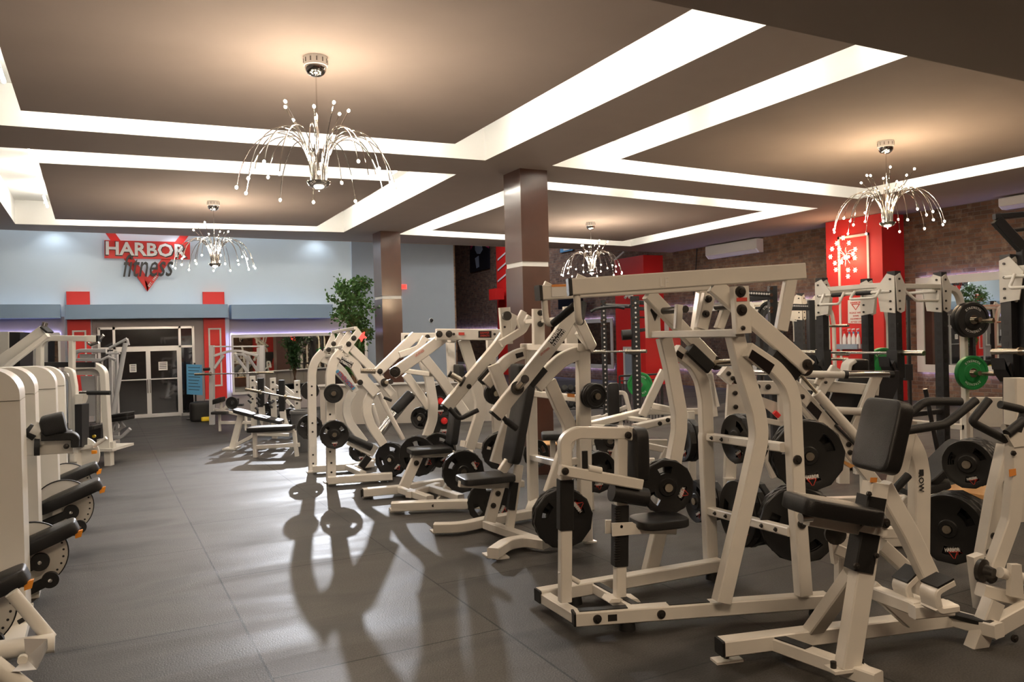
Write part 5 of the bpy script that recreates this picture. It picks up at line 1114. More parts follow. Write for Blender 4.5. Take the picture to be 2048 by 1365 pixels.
q = m.V(0, w_(440, 1150), w_(520, 1165)); m.part('seat_pad', MB().pad(m.V(-.1, w_(440, 1345)), (1, 0, .15), (0, 1, 0), (0, 0, 1), .34, .2, .07, .4), 'vinyl'); m.part('lever_grip', MB().slab(m.V(-.1, kk(478, 160), kk(502, 160), kk(502, 176), kk(480, 178)), .03, NV), 'orange'); m.part('seat_pad', MB().pad(m.V(-.05, w_(520, 1180)), (1, 0, -.3), (0, 1, 0), (0, 0, 1), .12, .2, .06, .4), 'vinyl')
m.f.bar(m.V(.0, w_(640, 1355), w_(830, 1325)), .05, .05, NV).tube(m.V(-.05, w_(830, 1325), w_(960, 1240)), .02); m.f.bar(m.V(0, w_(650, 1400), w_(650, 1480)), .06, .2, NV)
[m.f.bar([q, Vector((q.x, q.y, 0))], .06, .1, NV) for q in m.V(0, w_(650, 1400), w_(610, 1400))]
m.part('cam_disc', MB().cyl(m.V(.06, kk(430, 180)), (0, -1, 0), .2, .02, 32), 'cream'); m.done('cream')
m = BG('cable_station', 'cream weight-stack station with rounded top frame and grey shroud, left of the entrance doors', 'gym machine', (205, 800), 10.6)
m.f.bar(rnd(m.V(0, w_(610, 492), w_(860, 480), w_(935, 540), w_(955, 900), w_(985, 1340)), .2), .08, .1, NV); m.f.bar(m.V(.3, w_(880, 590), w_(900, 1340)), .05, .05, NV)
[m.f.bar([q, Vector((q.x, q.y, 0))], .09, .1, NV) for q in m.V(0, w_(985, 1340), w_(720, 1375))]
m.part('header_panel', MB().slab(m.V(.05, w_(640, 505), w_(860, 500), w_(905, 560), w_(905, 580), w_(650, 580)), .04, NV), 'trim'); m.part('shroud', MB().slab(m.V(.12, w_(690, 590), w_(860, 590), w_(860, 1010), w_(740, 1010)), .02, NV), 'grey_steel')
m.part('guide_rod', MB().tube(m.V(.1, w_(885, 590), w_(890, 1100)), .012), 'chrome'); m.part('guide_rod', MB().tube(m.V(.1, w_(850, 590), w_(858, 1100)), .012), 'chrome'); m.part('weight_stack', MB().slab(m.V(.2, w_(830, 1090), w_(940, 1090), w_(940, 1330), w_(750, 1330), w_(750, 1180)), .2, NV), 'darkmetal')
m.part('seat_pad', MB().pad(m.V(-.1, w_(810, 1130)), (1, 0, .1), (0, 1, 0), (0, 0, 1), .16, .25, .05, .35), 'vinyl'); m.part('pin_knob', MB().cyl(m.V(-.02, w_(838, 1222)), (0, -1, 0), .02, .03), 'yellow'); m.f.bar(m.V(0, w_(915, 1250), w_(925, 1380)), .1, .1, NV); m.f.bar(m.V(0, w_(1010, 1280), w_(1015, 1380)), .09, .08, NV); m.f.box(m.V(0, w_(720, 1380))-Vector((0, .1, .0)), m.V(0, w_(1060, 1345))+Vector((0, .5, 0))); m.done('cream')
m = BG('high_frame_station', 'tall cream frame with horizontal top beam rising behind the left row', 'gym machine', (110, 720), 9.6)
m.f.bar(rnd(m.V(0, w_(262, 1300), w_(262, 260), w_(330, 192), w_(880, 198)), .12), .07, .07, NV).bar(m.V(0, w_(598, 190), w_(600, 1300)), .06, .07, NV).bar(m.V(-.02, w_(760, 198), w_(868, 200)), .08, .08, NV)
[m.f.bar([q, Vector((q.x, q.y, 0))], .07, .07, NV) for q in m.V(0, w_(262, 1300), w_(600, 1300))]
m.part('end_cap', MB().bar(m.V(-.02, w_(868, 200), w_(890, 200)), .08, .08, NV), 'rubber'); m.part('pulley_arm', MB().tube(m.V(-.05, w_(770, 245), w_(800, 265), w_(880, 238)), .02).tube(m.V(-.05, w_(895, 200), w_(930, 162)), .018), 'chrome'); m.part('shield', MB().slab(m.V(.1, w_(295, 445), w_(840, 445), w_(840, 500), w_(295, 500)), .03, NV), 'darkmetal'); m.done('cream')
m = BG('lever_station', 'cream machine with two thick slanting tubes rising at the far left edge', 'gym machine', (40, 700), 7.6)
m.f.bar(m.V(0, (-40, 750), w_(0, 345), w_(318, 110)), .10, .09, NV).bar(m.V(-.08, (-40, 780), w_(0, 425), w_(345, 160)), .045, .05, NV); m.f.bar(m.V(0, (-40, 750), (-40, 1050)), .1, .1, NV); m.part('end_cap', MB().bar(m.V(-.02, w_(300, 75), w_(370, 135)), .02, .11, NV), 'rubber'); m.part('pin', MB().tube(m.V(0, w_(300, 85), w_(318, 28)), .026), 'chrome'); m.done('cream')
m = BG('storage_cabinet', 'pale cabinet with a dark side standing far back at the left edge', 'cabinet', (20, 740), 13)
m.part('cabinet_body', MB().slab(m.V(0, (-60, 664), w_(10, 125), w_(10, 1400), (-60, 910)), .4, NV), 'cream'); m.part('cabinet_side', MB().slab(m.V(0, w_(12, 130), w_(122, 135), w_(122, 1400), w_(12, 1400)), .35, NV), 'darkmetal')
for o in (m.root,): pass
m = BG('cable_crossover', 'white cable machine with a long slanting lever left of the glass doors', 'gym machine', (235, 760), 12.2)
f = m.f
f.bar(rnd(m.V(0, w_(625, 410), w_(640, 335), w_(700, 325), w_(960, 325)), .1), .06, .05, NV).bar(m.V(.0, w_(960, 352), w_(1100, 352)), .03, .04, NV).bar(m.V(.05, w_(640, 420), w_(920, 425)), .05, .05, NV); f.slab(m.V(.05, w_(680, 360), w_(850, 362), w_(850, 415), w_(690, 415)), .03, NV)
for x in (900, 1005, 1065): f.bar(m.V(.1 if x < 1060 else .3, w_(x, 330 if x != 900 else 420), w_(x+15, 1330)), .05, .05, NV)
f.tube(m.V(-.2, w_(1160, 245), w_(1022, 1030)), .035, 14); f.tube(m.V(-.2, w_(990, 300), w_(1175, 200)), .022); f.tube(m.V(-.1, w_(905, 425), w_(980, 390), w_(1060, 425)), .022); f.tube(m.V(-.15, w_(1175, 200), w_(1190, 255), w_(1150, 265)), .02)
f.slab(m.V(-.1, w_(975, 1065), w_(1040, 1040), w_(1060, 1075), w_(1020, 1180)), .05, NV); f.bar(m.V(-.1, w_(990, 1235), w_(1130, 1130)), .045, .05, NV); f.bar(rnd(m.V(-.2, w_(960, 1235), w_(1120, 1235), w_(1210, 1145)), .1), .05, .05, NV); f.bar(m.V(-.1, w_(1095, 1060), w_(1150, 1135)), .05, .05, NV); f.bar(m.V(-.1, w_(890, 1245), w_(1080, 1245)), .03, .2, NV)
f.slab(m.V(0, w_(960, 1270), w_(1070, 1270), w_(1070, 1340), w_(960, 1340)), .2, NV)
for p in ((1120, 1000), (1120, 1038)): m.part('seat_pad', MB().pad(m.V(-.15, w_(*p)), (1, 0, .12), (0, 1, 0), (0, 0, 1), .32, .25, .06, .3), 'vinyl')
m.part('weight_stack', MB().slab(m.V(.25, w_(880, 1080), w_(950, 1080), w_(950, 1330), w_(880, 1330)), .15, NV), 'darkmetal'); m.done('grey_steel')

# ================================================================ FAR LEFT-CENTRE: press frame, benches, bin, tree, counter
e2 = crop(400, 670, .17582)
m = BG('press_rack', 'pale grey barbell rack with an arched crossbar in front of the red pilaster', 'rack', (475, 760), 15.6)
f = m.f; z0 = m.V(0, e2(140, 968)); gz = 0
def floorbar(mm, f_, v, x, ytop, w1, w2=None):
    a = mm.V(v, e2(x[0], ytop)); b = mm.V(v, e2(x[1], 900)); b = a+(b-a)*(a.z/(a.z-b.z)); f_.bar([a, b], w1, w2 or w1, NV)
floorbar(m, f, 0, (135, 138), 120, .09, .09); floorbar(m, f, -.02, (708, 712), 120, .09, .09); floorbar(m, f, .8, (665, 668), 150, .06)
f.bar(m.V(0, e2(160, 135), e2(690, 132)), .03, .04, NV); f.bar(rnd(m.V(0, e2(160, 240), e2(400, 165), e2(660, 240)), 3), .05, .05, NV); f.bar(m.V(0, e2(165, 380), e2(270, 235)), .05, .05, NV); f.bar(m.V(.3, e2(395, 225), e2(540, 420)), .05, .05, NV); f.bar(m.V(.4, e2(540, 240), e2(660, 420)), .05, .05, NV); f.bar(m.V(.4, e2(395, 225), e2(500, 225), e2(540, 280), e2(545, 600)), .05, .04, NV)
m.part('weight_horn', MB().tube(m.V(-.2, e2(40, 395), e2(110, 390)), .03), 'rubber'); m.done('grey_steel')
def barbell(lab, a, b, r=.0125, sl=.4, d0=None):
    a, b = Vector(a), Vector(b); T = thing('barbell', lab, 'barbell', (a+b)/2); c = (a+b)/2; d = (b-a).normalized(); L = (b-a).length/2
    obj('shaft', MB().tube([-d*(L-sl), d*(L-sl)], r*1.1, 12), 'chrome', T)
    for s_ in (-1, 1): obj('sleeve', MB().tube([d*s_*(L-sl), d*s_*L], .025, 16).tube([d*s_*(L-sl-.02), d*s_*(L-sl)], .036, 16), 'worn', T)
P = lambda p, D: CP+ray(*p)*D
barbell('steel barbell resting across the pale arched rack', P(e2(-60, 450), 15.4), P(e2(840, 430), 15.4), sl=.3)
def plane_pts(m, v, fn, *pts): return m.V(v, *[fn(*p) for p in pts])
m = BG('olympic_bench', 'white Olympic bench with drilled uprights and black plate pegs, behind the flat bench', 'bench', (545, 820), 12.8)
f = m.f
for x, yt, v in ((597, 470, .5), (828, 490, .3), (1102, 520, 0)):
    a = m.V(v, e2(x, yt)); b = m.V(v, e2(x+12, 850)); b = a+(b-a)*(a.z/(a.z-b.z)); f.bar([a, b], .085, .06, NV); mb = MB()
    for dy in (50, 130, 260): mb.cyl(m.V(v-.035, e2(x+2, yt+dy)), (0, -1, 0), .018, .01)
    m.part('bolt', mb, 'bolt')
for x, v in ((690, .2), (930, 0)): m.part('upright_guard', MB().bar(m.V(v, e2(x, 495 if x < 800 else 515), e2(x+5, 820 if x < 800 else 870)), .09, .08, NV), 'rubber'); f.bar(rnd(m.V(v, e2(x+10, 810 if x < 800 else 860), e2(x+20, 960), e2(x+60, 1060)), .2), .09, .07, NV)
for a, b in (((620, 540), (800, 660)), ((730, 600), (900, 720)), ((860, 580), (1060, 720)), ((960, 590), (1080, 690)), ((980, 740), (1060, 830))): f.bar(m.V(.25, e2(*a), e2(*b)), .05, .04, NV)
for i, (x, y) in enumerate(((560, 680), (560, 745), (655, 715), (655, 770), (640, 830), (790, 745), (800, 800), (1040, 800))): m.part('plate_peg', MB().tube(m.V(-.05, e2(x-12, y), e2(x+25, y+32)), .018), 'darkmetal')
m.f.bar([m.V(.2, e2(720, 1100)), m.V(.2, e2(1060, 1100))], .05); m.done('steel')
barbell('steel barbell lying slanted in the hooks of the Olympic bench', P(e2(522, 620), 12.7), P(e2(1150, 742), 12.2), sl=.3)
for p, R_, lab in (((880, 730), .16, 'upper black plate stored behind the Olympic bench uprights'), ((760, 880), .17, 'lower black plate stored behind the Olympic bench uprights'), ((1015, 960), .2, 'low black plate stored beside the grey bin')):
    c_ = m.L(P(e2(*p), 13.3)); m.part('plate_peg', MB().tube([c_+Vector((0, -.05, 0)), Vector((c_.x+.02, -.02, c_.z-.05))], .02), 'darkmetal')
    o = bpy.data.objects.new('weight_plate', get_plate(R_, .04, 'plain')); COL.objects.link(o); o.matrix_world = Matrix.Translation(P(e2(*p), 13.3)) @ Matrix.Rotation(math.pi/2, 4, 'X') @ Matrix.Rotation(.3, 4, 'X'); tag(o, lab, 'weight plate')
m = BG('decline_bench', 'black padded decline bench on one splayed white leg', 'bench', (490, 840), 11.9)
m.part('backrest', MB().pad(m.V(0, e2(515, 888)), m.V(0, e2(630, 918))-m.V(0, e2(410, 860)), (0, 1, 0), (0, 0, 1), .32, .28, .055, .3), 'vinyl'); m.part('seat', MB().pad(m.V(0, e2(785, 960)), m.V(0, e2(930, 990))-m.V(0, e2(640, 930)), (0, 1, 0), (0, 0, 1), .42, .28, .055, .3), 'vinyl')
a = m.V(0, e2(470, 905)); b = m.V(0, e2(400, 1175)); b = a+(b-a)*(a.z-.01)/(a.z-b.z); m.f.bar([a, b], .09, .07, NV); m.f.box(b+Vector((-.1, -.15, -.005)), b+Vector((.08, .15, .02)))
m.f.bar([Vector((b.x+.05, 0, .06)), m.V(0, e2(640, 1130)), m.V(0, e2(1010, 1140))], .05); m.f.bar(m.V(0, e2(430, 885), e2(940, 1010)), .05, .05, NV); m.f.bar(m.V(.1, e2(755, 980), e2(740, 1080)), .09, .05, NV); m.done('steel')
m = BG('flat_bench', 'flat black bench with white legs in front of the Olympic bench', 'bench', (545, 870), 11.0)
m.part('bench_pad', MB().pad(m.V(0, e2(810, 1065)), (1, 0, .02), (0, 1, 0), (0, 0, 1), .63, .3, .07, .3), 'vinyl')
a = m.V(0, e2(622, 1105)); m.f.bar([a, Vector((a.x, 0, .0))], .05, .06, NV); m.f.bar([Vector((a.x, 0, .14)), Vector((a.x+.62, 0, .16))], .055); a2 = Vector((a.x+.55, .0, a.z)); m.f.bar([a2, Vector((a2.x+.03, 0, 0))], .05, .06, NV); m.f.bar([a, a2], .05, .06, NV); m.done('steel')
m = BG('preacher_bench', 'small white curl bench with black pads beside the arched rack post', 'bench', (445, 820), 14.4)
m.part('arm_pad', MB().pad(m.V(0, e2(215, 748)), (1, 0, .3), (0, 1, 0), (0, 0, 1), .17, .3, .09, .4), 'vinyl'); m.part('seat_pad', MB().pad(m.V(0, e2(240, 885)), (1, 0, 0), (0, 1, 0), (0, 0, 1), .3, .3, .05, .3), 'vinyl'); m.part('bar_rest', MB().bar(m.V(0, e2(432, 725), e2(430, 800)), .03, .05, NV).bar(m.V(0, e2(400, 800), e2(490, 798)), .04, .1, NV), 'darkmetal')
m.f.bar(m.V(0, e2(330, 790), e2(250, 870)), .05, .05, NV).bar(m.V(0, e2(165, 848), e2(430, 905)), .05, .05, NV).bar(m.V(0, e2(230, 1000), e2(620, 1000)), .06, .05, NV).bar([m.V(0, e2(222, 905)), Vector((m.V(0, e2(222, 905)).x, 0, 0))], .04, .05, NV).bar([m.V(0, e2(520, 905)), Vector((m.V(0, e2(520, 905)).x, 0, 0))], .04, .05, NV); m.f.bar(m.V(0, e2(240, 750), e2(240, 870)), .04, .04, NV)
m.done('steel')
q = P(e2(365, 775), 14.0); c_ = m.L(q); m.part('plate_peg', MB().tube([c_, c_+Vector((-.1, .35, -.04))], .02), 'darkmetal'); o = bpy.data.objects.new('weight_plate', get_plate(.11, .05, 'plain')); COL.objects.link(o); o.matrix_world = Matrix.Translation(q) @ Matrix.Rotation(math.pi/2, 4, 'X') @ Matrix.Rotation(-.5, 4, 'Y'); tag(o, 'small black plate on the white curl bench', 'weight plate')
# bin
D_ = 11.5; c = P((605, 850), D_); T = thing('rubbish_bin', 'grey plastic bin with a wide rim beside the white benches', 'bin', (c.x, c.y, 0)); zt_ = P((605, 820), D_).z
obj('bin_body', MB().lathe([(0, 0), (.125, 0), (.165, zt_-.05), (.15, zt_-.05), (.11, .02)], k=28), 'binplastic', T); obj('rim', MB().lathe([(.163, zt_-.06), (.178, zt_-.05), (.178, zt_-.015), (.165, zt_), (.15, zt_-.01), (.15, zt_-.06)], k=28), 'binplastic', T)
# blue rules board on a stand by the doors, black bag with yellow trim
m = BG('rules_board', 'blue printed board on a stand right of the entrance doors', 'sign board', (389, 760), 16.8)
q = m.V(0, (373, 729), (404, 730), (405, 791), (374, 789)); m.part('board', MB().slab(q, .02, NV), 'bluesign'); mb = MB()
for i in range(8):
    t = .1+i*.105; a = q[0]*(1-t)+q[3]*t; b = q[1]*(1-t)+q[2]*t; mb.bar([a+(b-a)*.12+Vector((0, -.012, 0)), b-(b-a)*(.12+.07*(i % 3))+Vector((0, -.012, 0))], .012, .002, NV)
m.part('printed_lines', mb, 'ink'); m.part('post', MB().tube([(0, .03, 0), (0, .03, 1.2)], .02), 'darkmetal'); m.part('foot', MB().cyl((0, .03, 0), (0, 0, 1), .2, .02), 'darkmetal'); m.done()
c = P((405, 815), 16.4); T = thing('gym_bag', 'black bag with a yellow trim on the floor by the red pilaster', 'bag', (c.x, c.y, 0)); obj('bag_body', MB().pad((0, 0, .2), (1, 0, 0), (0, 1, 0), (0, 0, 1), .5, .3, .38, .5), 'rubber', T); obj('bag_trim', MB().pad((.05, -.17, .05), (1, 0, 0), (0, 1, 0), (0, 0, 1), .2, .1, .08, .5), 'yellow', T)
# tree
D_ = 16.6; c = P((708, 720), D_); T = thing('artificial_tree', 'leafy green potted tree left of the far dark pillar', 'tree', (c.x, c.y, 0)); rnd_ = random.Random(5)
obj('pot', MB().lathe([(0, 0), (.2, 0), (.26, .42), (.28, .45), (.24, .45), (.22, .4), (0, .38)], k=24), 'darkmetal', T)
mb = MB(); zt_ = P((705, 556), D_).z; lw = MB()
for s_ in (-1, 0, 1): mb.tube([(s_*.05, 0, .35), (-s_*.04, s_*.03, .8), (s_*.05, 0, 1.25), (s_*.1, 0, 1.7)], .022, 8)
for i in range(46):
    h = .8+(zt_-1.0)*(i/46); R_ = .5*math.sin(math.pi*min(1, .12+.9*(zt_-h)/(zt_-.8)))+.05; th = rnd_.random()*6.28; R_ *= rnd_.uniform(.5, 1)
    a = Vector((0, 0, h)); b = Vector((R_*math.cos(th), R_*math.sin(th), h+rnd_.uniform(.1, .32))); m_ = (a+b)/2+Vector((0, 0, .07)); mb.tube([a, m_, b], .005, 5)
    for j in range(75):
        t = rnd_.uniform(.25, 1.05); p = a*(1-t)**2+m_*2*t*(1-t)+b*t*t+Vector([rnd_.gauss(0, .055) for _ in range(3)]); d = Vector([rnd_.gauss(0, 1) for _ in range(3)]).normalized(); n = d.cross(Vector((rnd_.random(), rnd_.random(), rnd_.random()))).normalized(); L_ = rnd_.uniform(.06, .10)
        lw.add([p, p+d*L_*.5+n*L_*.32, p+d*L_, p+d*L_*.5-n*L_*.32], [(0, 1, 2, 3)])
obj('trunk', mb, 'bark', T); lf = obj('foliage', lw, 'leaf', T); lf['kind'] = 'stuff'
tag(obj('star_balloon', MB().slab([P((718+5.5*(1 if i % 2 else 2)*math.cos(i*.628+.3)+5, 673+5.5*(1 if i % 2 else 2)*math.sin(i*.628+.3)), 16.3) for i in range(10)], .06, FW), 'exitred'), 'small glowing red star ornament in front of the tree', 'ornament')  # the star's shine put in as a red glow; it is no lamp
# beige half-height counter wall
a, b = P((640, 770), 15.0), P((1004, 762), 15.0); T = thing('reception_counter', 'beige half-height panelled counter behind the machine row', 'counter', ((a.x+b.x)/2, (a.y+b.y)/2, 0), -math.radians(27.667)); L_ = (b-a).length/2; zt_ = a.z
mb = MB(); n_ = 7
for i in range(n_): x0 = -L_+2*L_*i/n_; mb.box((x0+.008, -.04, 0), (x0+2*L_/n_-.008, .04, zt_-.03))
mb.box((-L_, -.03, 0), (L_, .03, zt_-.03)); obj('panels', mb, 'beige', T); obj('counter_top', MB().box((-L_-.03, -.09, zt_-.03), (L_+.03, .09, zt_)), 'trim', T)
# ================================================================ MIDDLE BACKGROUND
e3 = crop(1100, 700, .17582); f4 = crop(1400, 700, .19048); h8 = crop(1560, 380, .36637); r6 = crop(1780, 500, .29290); c5b = crop(1500, 560, .26374)
# incline bench machine behind the high row
m = BG('incline_press_machine', 'low white press frame with a steep strut seen between pulldown and high row machines', 'gym machine', (1285, 850), 7.2)
f = m.f
f.bar(m.V(.4, e3(430, 850), e3(1050, 700), e3(1690, 690)), .075, .06, NV, r=.1) if False else f.bar([m.V(0, e3(435, 860)), m.V(.5, e3(1050, 705))], .08, .06)
f.bar([m.V(.5, e3(1050, 705)), m.V(.6, e3(1690, 700))], .06, .06); f.bar(m.V(.3, e3(1050, 750), e3(1295, 235)), .075, .07, NV); f.bar([m.V(.4, e3(820, 770)), m.V(.1, e3(1130, 810))], .06, .04)
f.bar([m.V(-.1, e3(960, 885)), m.V(.1, e3(1390, 790))], .08, .06); f.bar([m.V(.45, e3(1170, 640)), m.V(.3, e3(1400, 690))], .04, .06); f.bar([m.V(0, e3(440, 880)), m.V(-.05, e3(1000, 905))], .06, .05)
m.bolts([m.V(-.08, e3(1340, 800)), m.V(-.1, e3(1250, 840))], .02); f.bar(m.V(-.1, e3(700, 1300), e3(770, 1080)), .06, .06, NV); f.bar(m.V(.2, e3(1250, 1310), e3(1330, 1130)), .06, .06, NV)
f.bar(m.V(.2, e3(440, 1040), e3(620, 1040)), .07, .06, NV); f.bar(m.V(.2, e3(1080, 1090), e3(1330, 1140)), .06, .05, NV); f.bar(m.V(.5, e3(1080, 1060), e3(1330, 1060)), .07, .05, NV)
f.bar([m.V(.0, e3(440, 880)), Vector((m.V(0, e3(440, 880)).x, 0, 0))], .06, .06, NV); f.bar([m.V(.5, e3(1600, 700)), Vector((m.V(.5, e3(1600, 700)).x, .5, 0))], .07, .06, NV); m.done()
stack(m, m.V(-.1, e3(690, 1040)), (-.2, -1, 0), (.15, .15), 'the low front of the press frame behind the high row')
m = BG('adjustable_bench', 'white bench frame with small black backrest beside the dark railing', 'bench', (1245, 820), 9.6)
m.f.bar(rnd(m.V(0, e3(758, 690), e3(745, 490), e3(850, 488), e3(905, 700)), .05), .05, .05, NV).bar(m.V(0, e3(440, 790), e3(570, 765), e3(620, 790)), .05, .05, NV).bar(m.V(0, e3(560, 790), e3(870, 650)), .05, .05, NV); m.part('backrest', MB().pad(m.V(-.05, e3(722, 610)), (1, 0, .1), (0, 0, 1), (0, -1, 0), .14, .5, .06, .3), 'vinyl')
a = m.V(0, e3(800, 760)); m.f.bar([a, Vector((a.x, 0, 0))], .05, .05, NV); m.f.bar([Vector((a.x-.4, 0, .04)), Vector((a.x+.4, 0, .04))], .06, .06); m.done()
m = BG('incline_bench', 'incline bench with brown-grey pads behind the pulldown machine', 'bench', (1145, 860), 8.6)
a, b = m.V(0, e3(150, 960)), m.V(0, e3(420, 690)); X_ = (b-a).normalized(); m.part('backrest', MB().pad((a+b)/2, X_, (0, 1, 0), X_.cross(Vector((0, -1, 0))), (b-a).length, .3, .07, .3), 'grip'); m.part('seat', MB().pad(m.V(0, e3(70, 975)), (1, 0, 0), (0, 1, 0), (0, 0, 1), .32, .3, .07, .3), 'grip')
m.f.bar(m.V(0, e3(20, 1010), e3(170, 1010), e3(400, 780)), .06, .06, NV); 
for x in (30, 220): a = m.V(0, e3(x, 1010)); m.f.bar([a, Vector((a.x, 0, 0))], .06, .06, NV)
m.done()
# plyo box behind the pillar foot
c = P((1085, 905), 9.2); T = thing('plyometric_box', 'brown wooden box at the foot of the central dark pillar', 'box', (c.x, c.y, 0), -math.radians(27.7)); zz = P((1085, 888), 9.2).z
mb = MB(); mb.box((-.16, -.16, 0), (.16, .16, .02)); mb.box((-.16, -.16, zz-.02), (.16, .16, zz)); mb.box((-.16, -.16, .02), (-.14, .16, zz-.02)); mb.box((.14, -.16, .02), (.16, .16, zz-.02)); mb.box((-.14, -.155, .02), (.14, -.14, zz-.02)); mb.box((-.14, .14, .02), (.14, .155, zz-.02)); obj('box_shell', mb, 'laminate', T)
obj('top_edge', MB().box((-.165, -.165, zz), (.165, .165, zz+.012)), 'plywood', T)
# dumbbell rack with dumbbells
D_ = 14.5; a, b = P((1098, 780), D_), P((1232, 776), D_); T = thing('dumbbell_rack', 'black two-tier dumbbell rack behind the pulldown machine', 'rack', (a.x, a.y, 0), -math.radians(27.667)); L_ = (b-a).length
RK = MB(); tiers = [P((1160, y), D_).z for y in (776, 806)]
for i, zt_ in enumerate(tiers): RK.bar([(-.1, -.1*i-.06, zt_-.1), (L_+.1, -.1*i-.06, zt_-.1)], .04, .02).bar([(-.1, -.1*i+.12, zt_-.06), (L_+.1, -.1*i+.12, zt_-.06)], .04, .02)
for x in (-.08, L_/2, L_+.08): RK.bar([(x, .15, 0), (x, .1, tiers[0]+.05)], .06).bar([(x, -.3, .03), (x, .25, .03)], .06)
obj('rack_frame', RK, 'darkmetal', T)
hm = mesh(MB().lathe([(0, -.075), (.045, -.075), (.055, -.065), (.055, -.01), (.05, 0), (0, 0)], k=12), 'dumbbell_head', 'rubber'); hb = mesh(MB().tube([(0, 0, 0), (0, 0, .12)], .015, 10), 'dumbbell_handle', 'chrome')
hm2 = mesh(MB().lathe([(0, 0), (.05, 0), (.055, .01), (.055, .065), (.045, .075), (0, .075)], (0, 0, .12), k=12), 'dumbbell_head', 'rubber')
Rz = Matrix.Rotation(-math.radians(27.667), 4, 'Z')
for i, zt_ in enumerate(tiers):
    for j in range(11):
        T2 = bpy.data.objects.new('dumbbell', None); COL.objects.link(T2); T2.matrix_world = Matrix.Translation((a.x, a.y, 0)) @ Rz @ Matrix.Translation((j*L_/10.5+.04, -.1*i-.04, zt_)) @ Matrix.Rotation(-math.pi/2-.25, 4, 'X')
        tag(T2, 'black round-headed dumbbell on the %s tier of the dumbbell rack' % ('upper' if i == 0 else 'lower'), 'dumbbell', 'dumbbells on the %s tier' % ('upper' if i == 0 else 'lower'))
        for nm, me in (('head', hm), ('handle', hb), ('head', hm2)): obj(nm, me, None, T2)
# dark railing
m = BG('railing', 'low black metal railing in front of the middle red pilaster', 'railing', (1280, 780), 14.0)
q = m.V(0, e3(790, 300), e3(1270, 275)); m.f.bar(q, .035); q2 = m.V(0, e3(800, 355), e3(1260, 335)); m.f.bar(q2, .02)
for i in range(14): a = q2[0]+(q2[1]-q2[0])*(i/13); m.f.bar([a, Vector((a.x, a.y, .0))], .014)
for a in q: m.f.bar([a, Vector((a.x, a.y, 0))], .035)
m.done('darkmetal')

def tower_rack(name, lab, ups, top, foot=True, w=.09, mt='darkmetal', holes=True): pass
# black half racks in the centre
d1 = crop(1060, 520, .1758)
m = BG('half_rack', 'black perforated half rack with pull-up bar in front of the red pilaster', 'rack', (1270, 700), 11.5)
f = m.f
for (x, yt, v, wd) in ((1190, 415, 0, .115), (832, 460, .9, .08)):
    a = m.V(v, d1(x, yt)); f.bar([a, Vector((a.x, a.y, .0))], wd, wd, NV); hm_ = MB(); zc = a.z-.1
    while zc > .3: hm_.cyl((a.x, a.y-wd/2-.001, zc), (0, -1, 0), .014, .003, 10); zc -= .07
    m.part('holes', hm_, 'trim'); f.box((a.x-.3, a.y-.12, 0), (a.x+.3, a.y+.12, .05)); bm_ = MB()
    for zc in (a.z-.04, a.z-.12, a.z-.3, a.z-.38): bm_.cyl((a.x+.03, a.y-wd/2, zc), (0, -1, 0), .016, .02, 10).cyl((a.x-.04, a.y-wd/2, zc-.02), (0, -1, 0), .016, .02, 10)
    m.part('bolts', bm_, 'chrome')
m.part('pull_up_bar', MB().tube(m.V(.0, d1(690, 595), d1(745, 560), d1(860, 540), d1(1000, 535), d1(1075, 550)), .022).tube([m.V(.9, d1(860, 520)), m.V(.1, d1(1150, 530))], .03), 'darkmetal')
f.bar(m.V(.05, d1(1235, 485), d1(1330, 490)), .06, .05, NV); f.bar(m.V(.05, d1(1240, 555), d1(1330, 560)), .05, .05, NV); f.bar(m.V(.05, d1(1220, 655), d1(1420, 655)), .025, .03, NV); f.bar(m.V(.05, d1(1230, 805), d1(1310, 795)), .05, .04, NV); f.bar(m.V(-.08, d1(1100, 1050), d1(1210, 1068)), .05, .08, NV)
m.part('roller_pad', MB().tube(m.V(-.1, d1(1045, 858), d1(1150, 850)), .075, 16), 'vinyl'); m.done('darkmetal')
barbell('steel barbell in the hooks of the black central half rack', P(d1(640, 1050), 11.6), P(d1(1325, 1040), 11.0), sl=.3)
# second black rack seen right of the high row, with curved sign rack
m = BG('power_rack', 'black perforated rack standing between the high row and the red pilaster', 'rack', (1560, 640), 10.2)
f = m.f
for (x, yt, v, wd) in ((1375, 460, .0, .075), (1345, 500, .3, .05)):
    a = m.V(v, d2(x, yt)); f.bar([a, Vector((a.x, a.y, .0))], wd, wd, NV)
a = m.V(-1.2, d2(935, 300)); f.bar([a, Vector((a.x, a.y, 0))], .09, .09, NV); f.bar([m.V(-1.2, d2(660, 380)), m.V(-1.2, d2(935, 395))], .07, .06); f.bar([m.V(-.9, d2(660, 450)), m.V(-1.0, d2(935, 420))], .07, .06)
f.bar([m.V(.1, d2(1150, 522)), m.V(0, d2(1385, 530))], .06, .05); f.bar([m.V(.0, d2(1150, 560)), m.V(-.05, d2(1360, 560))], .04, .04)
mb = MB()
for i in range(9): t = i/9; mb.cyl(m.V(-1.24, d2(670+260*t, 378+14*t)), (0, -1, 0), .012, .004, 8); mb.cyl(m.V(-.04, d2(1165+190*t, 524+4*t)), (0, -1, 0), .01, .004, 8)
m.part('holes', mb, 'trim'); mb = MB()
for y in (325, 400, 470, 550, 590): mb.cyl(m.V(-1.25, d2(920, y)), (0, -1, 0), .02, .02, 10)
m.part('bolts', mb, 'chrome'); m.done('darkmetal')
c = m.W(m.V(-.9, d2(910, 660))); stack(None, c, -m.u*.9-m.v*.4, (.2, .2), 'the black rack behind the high row machine', T=.05, kind='bblack')
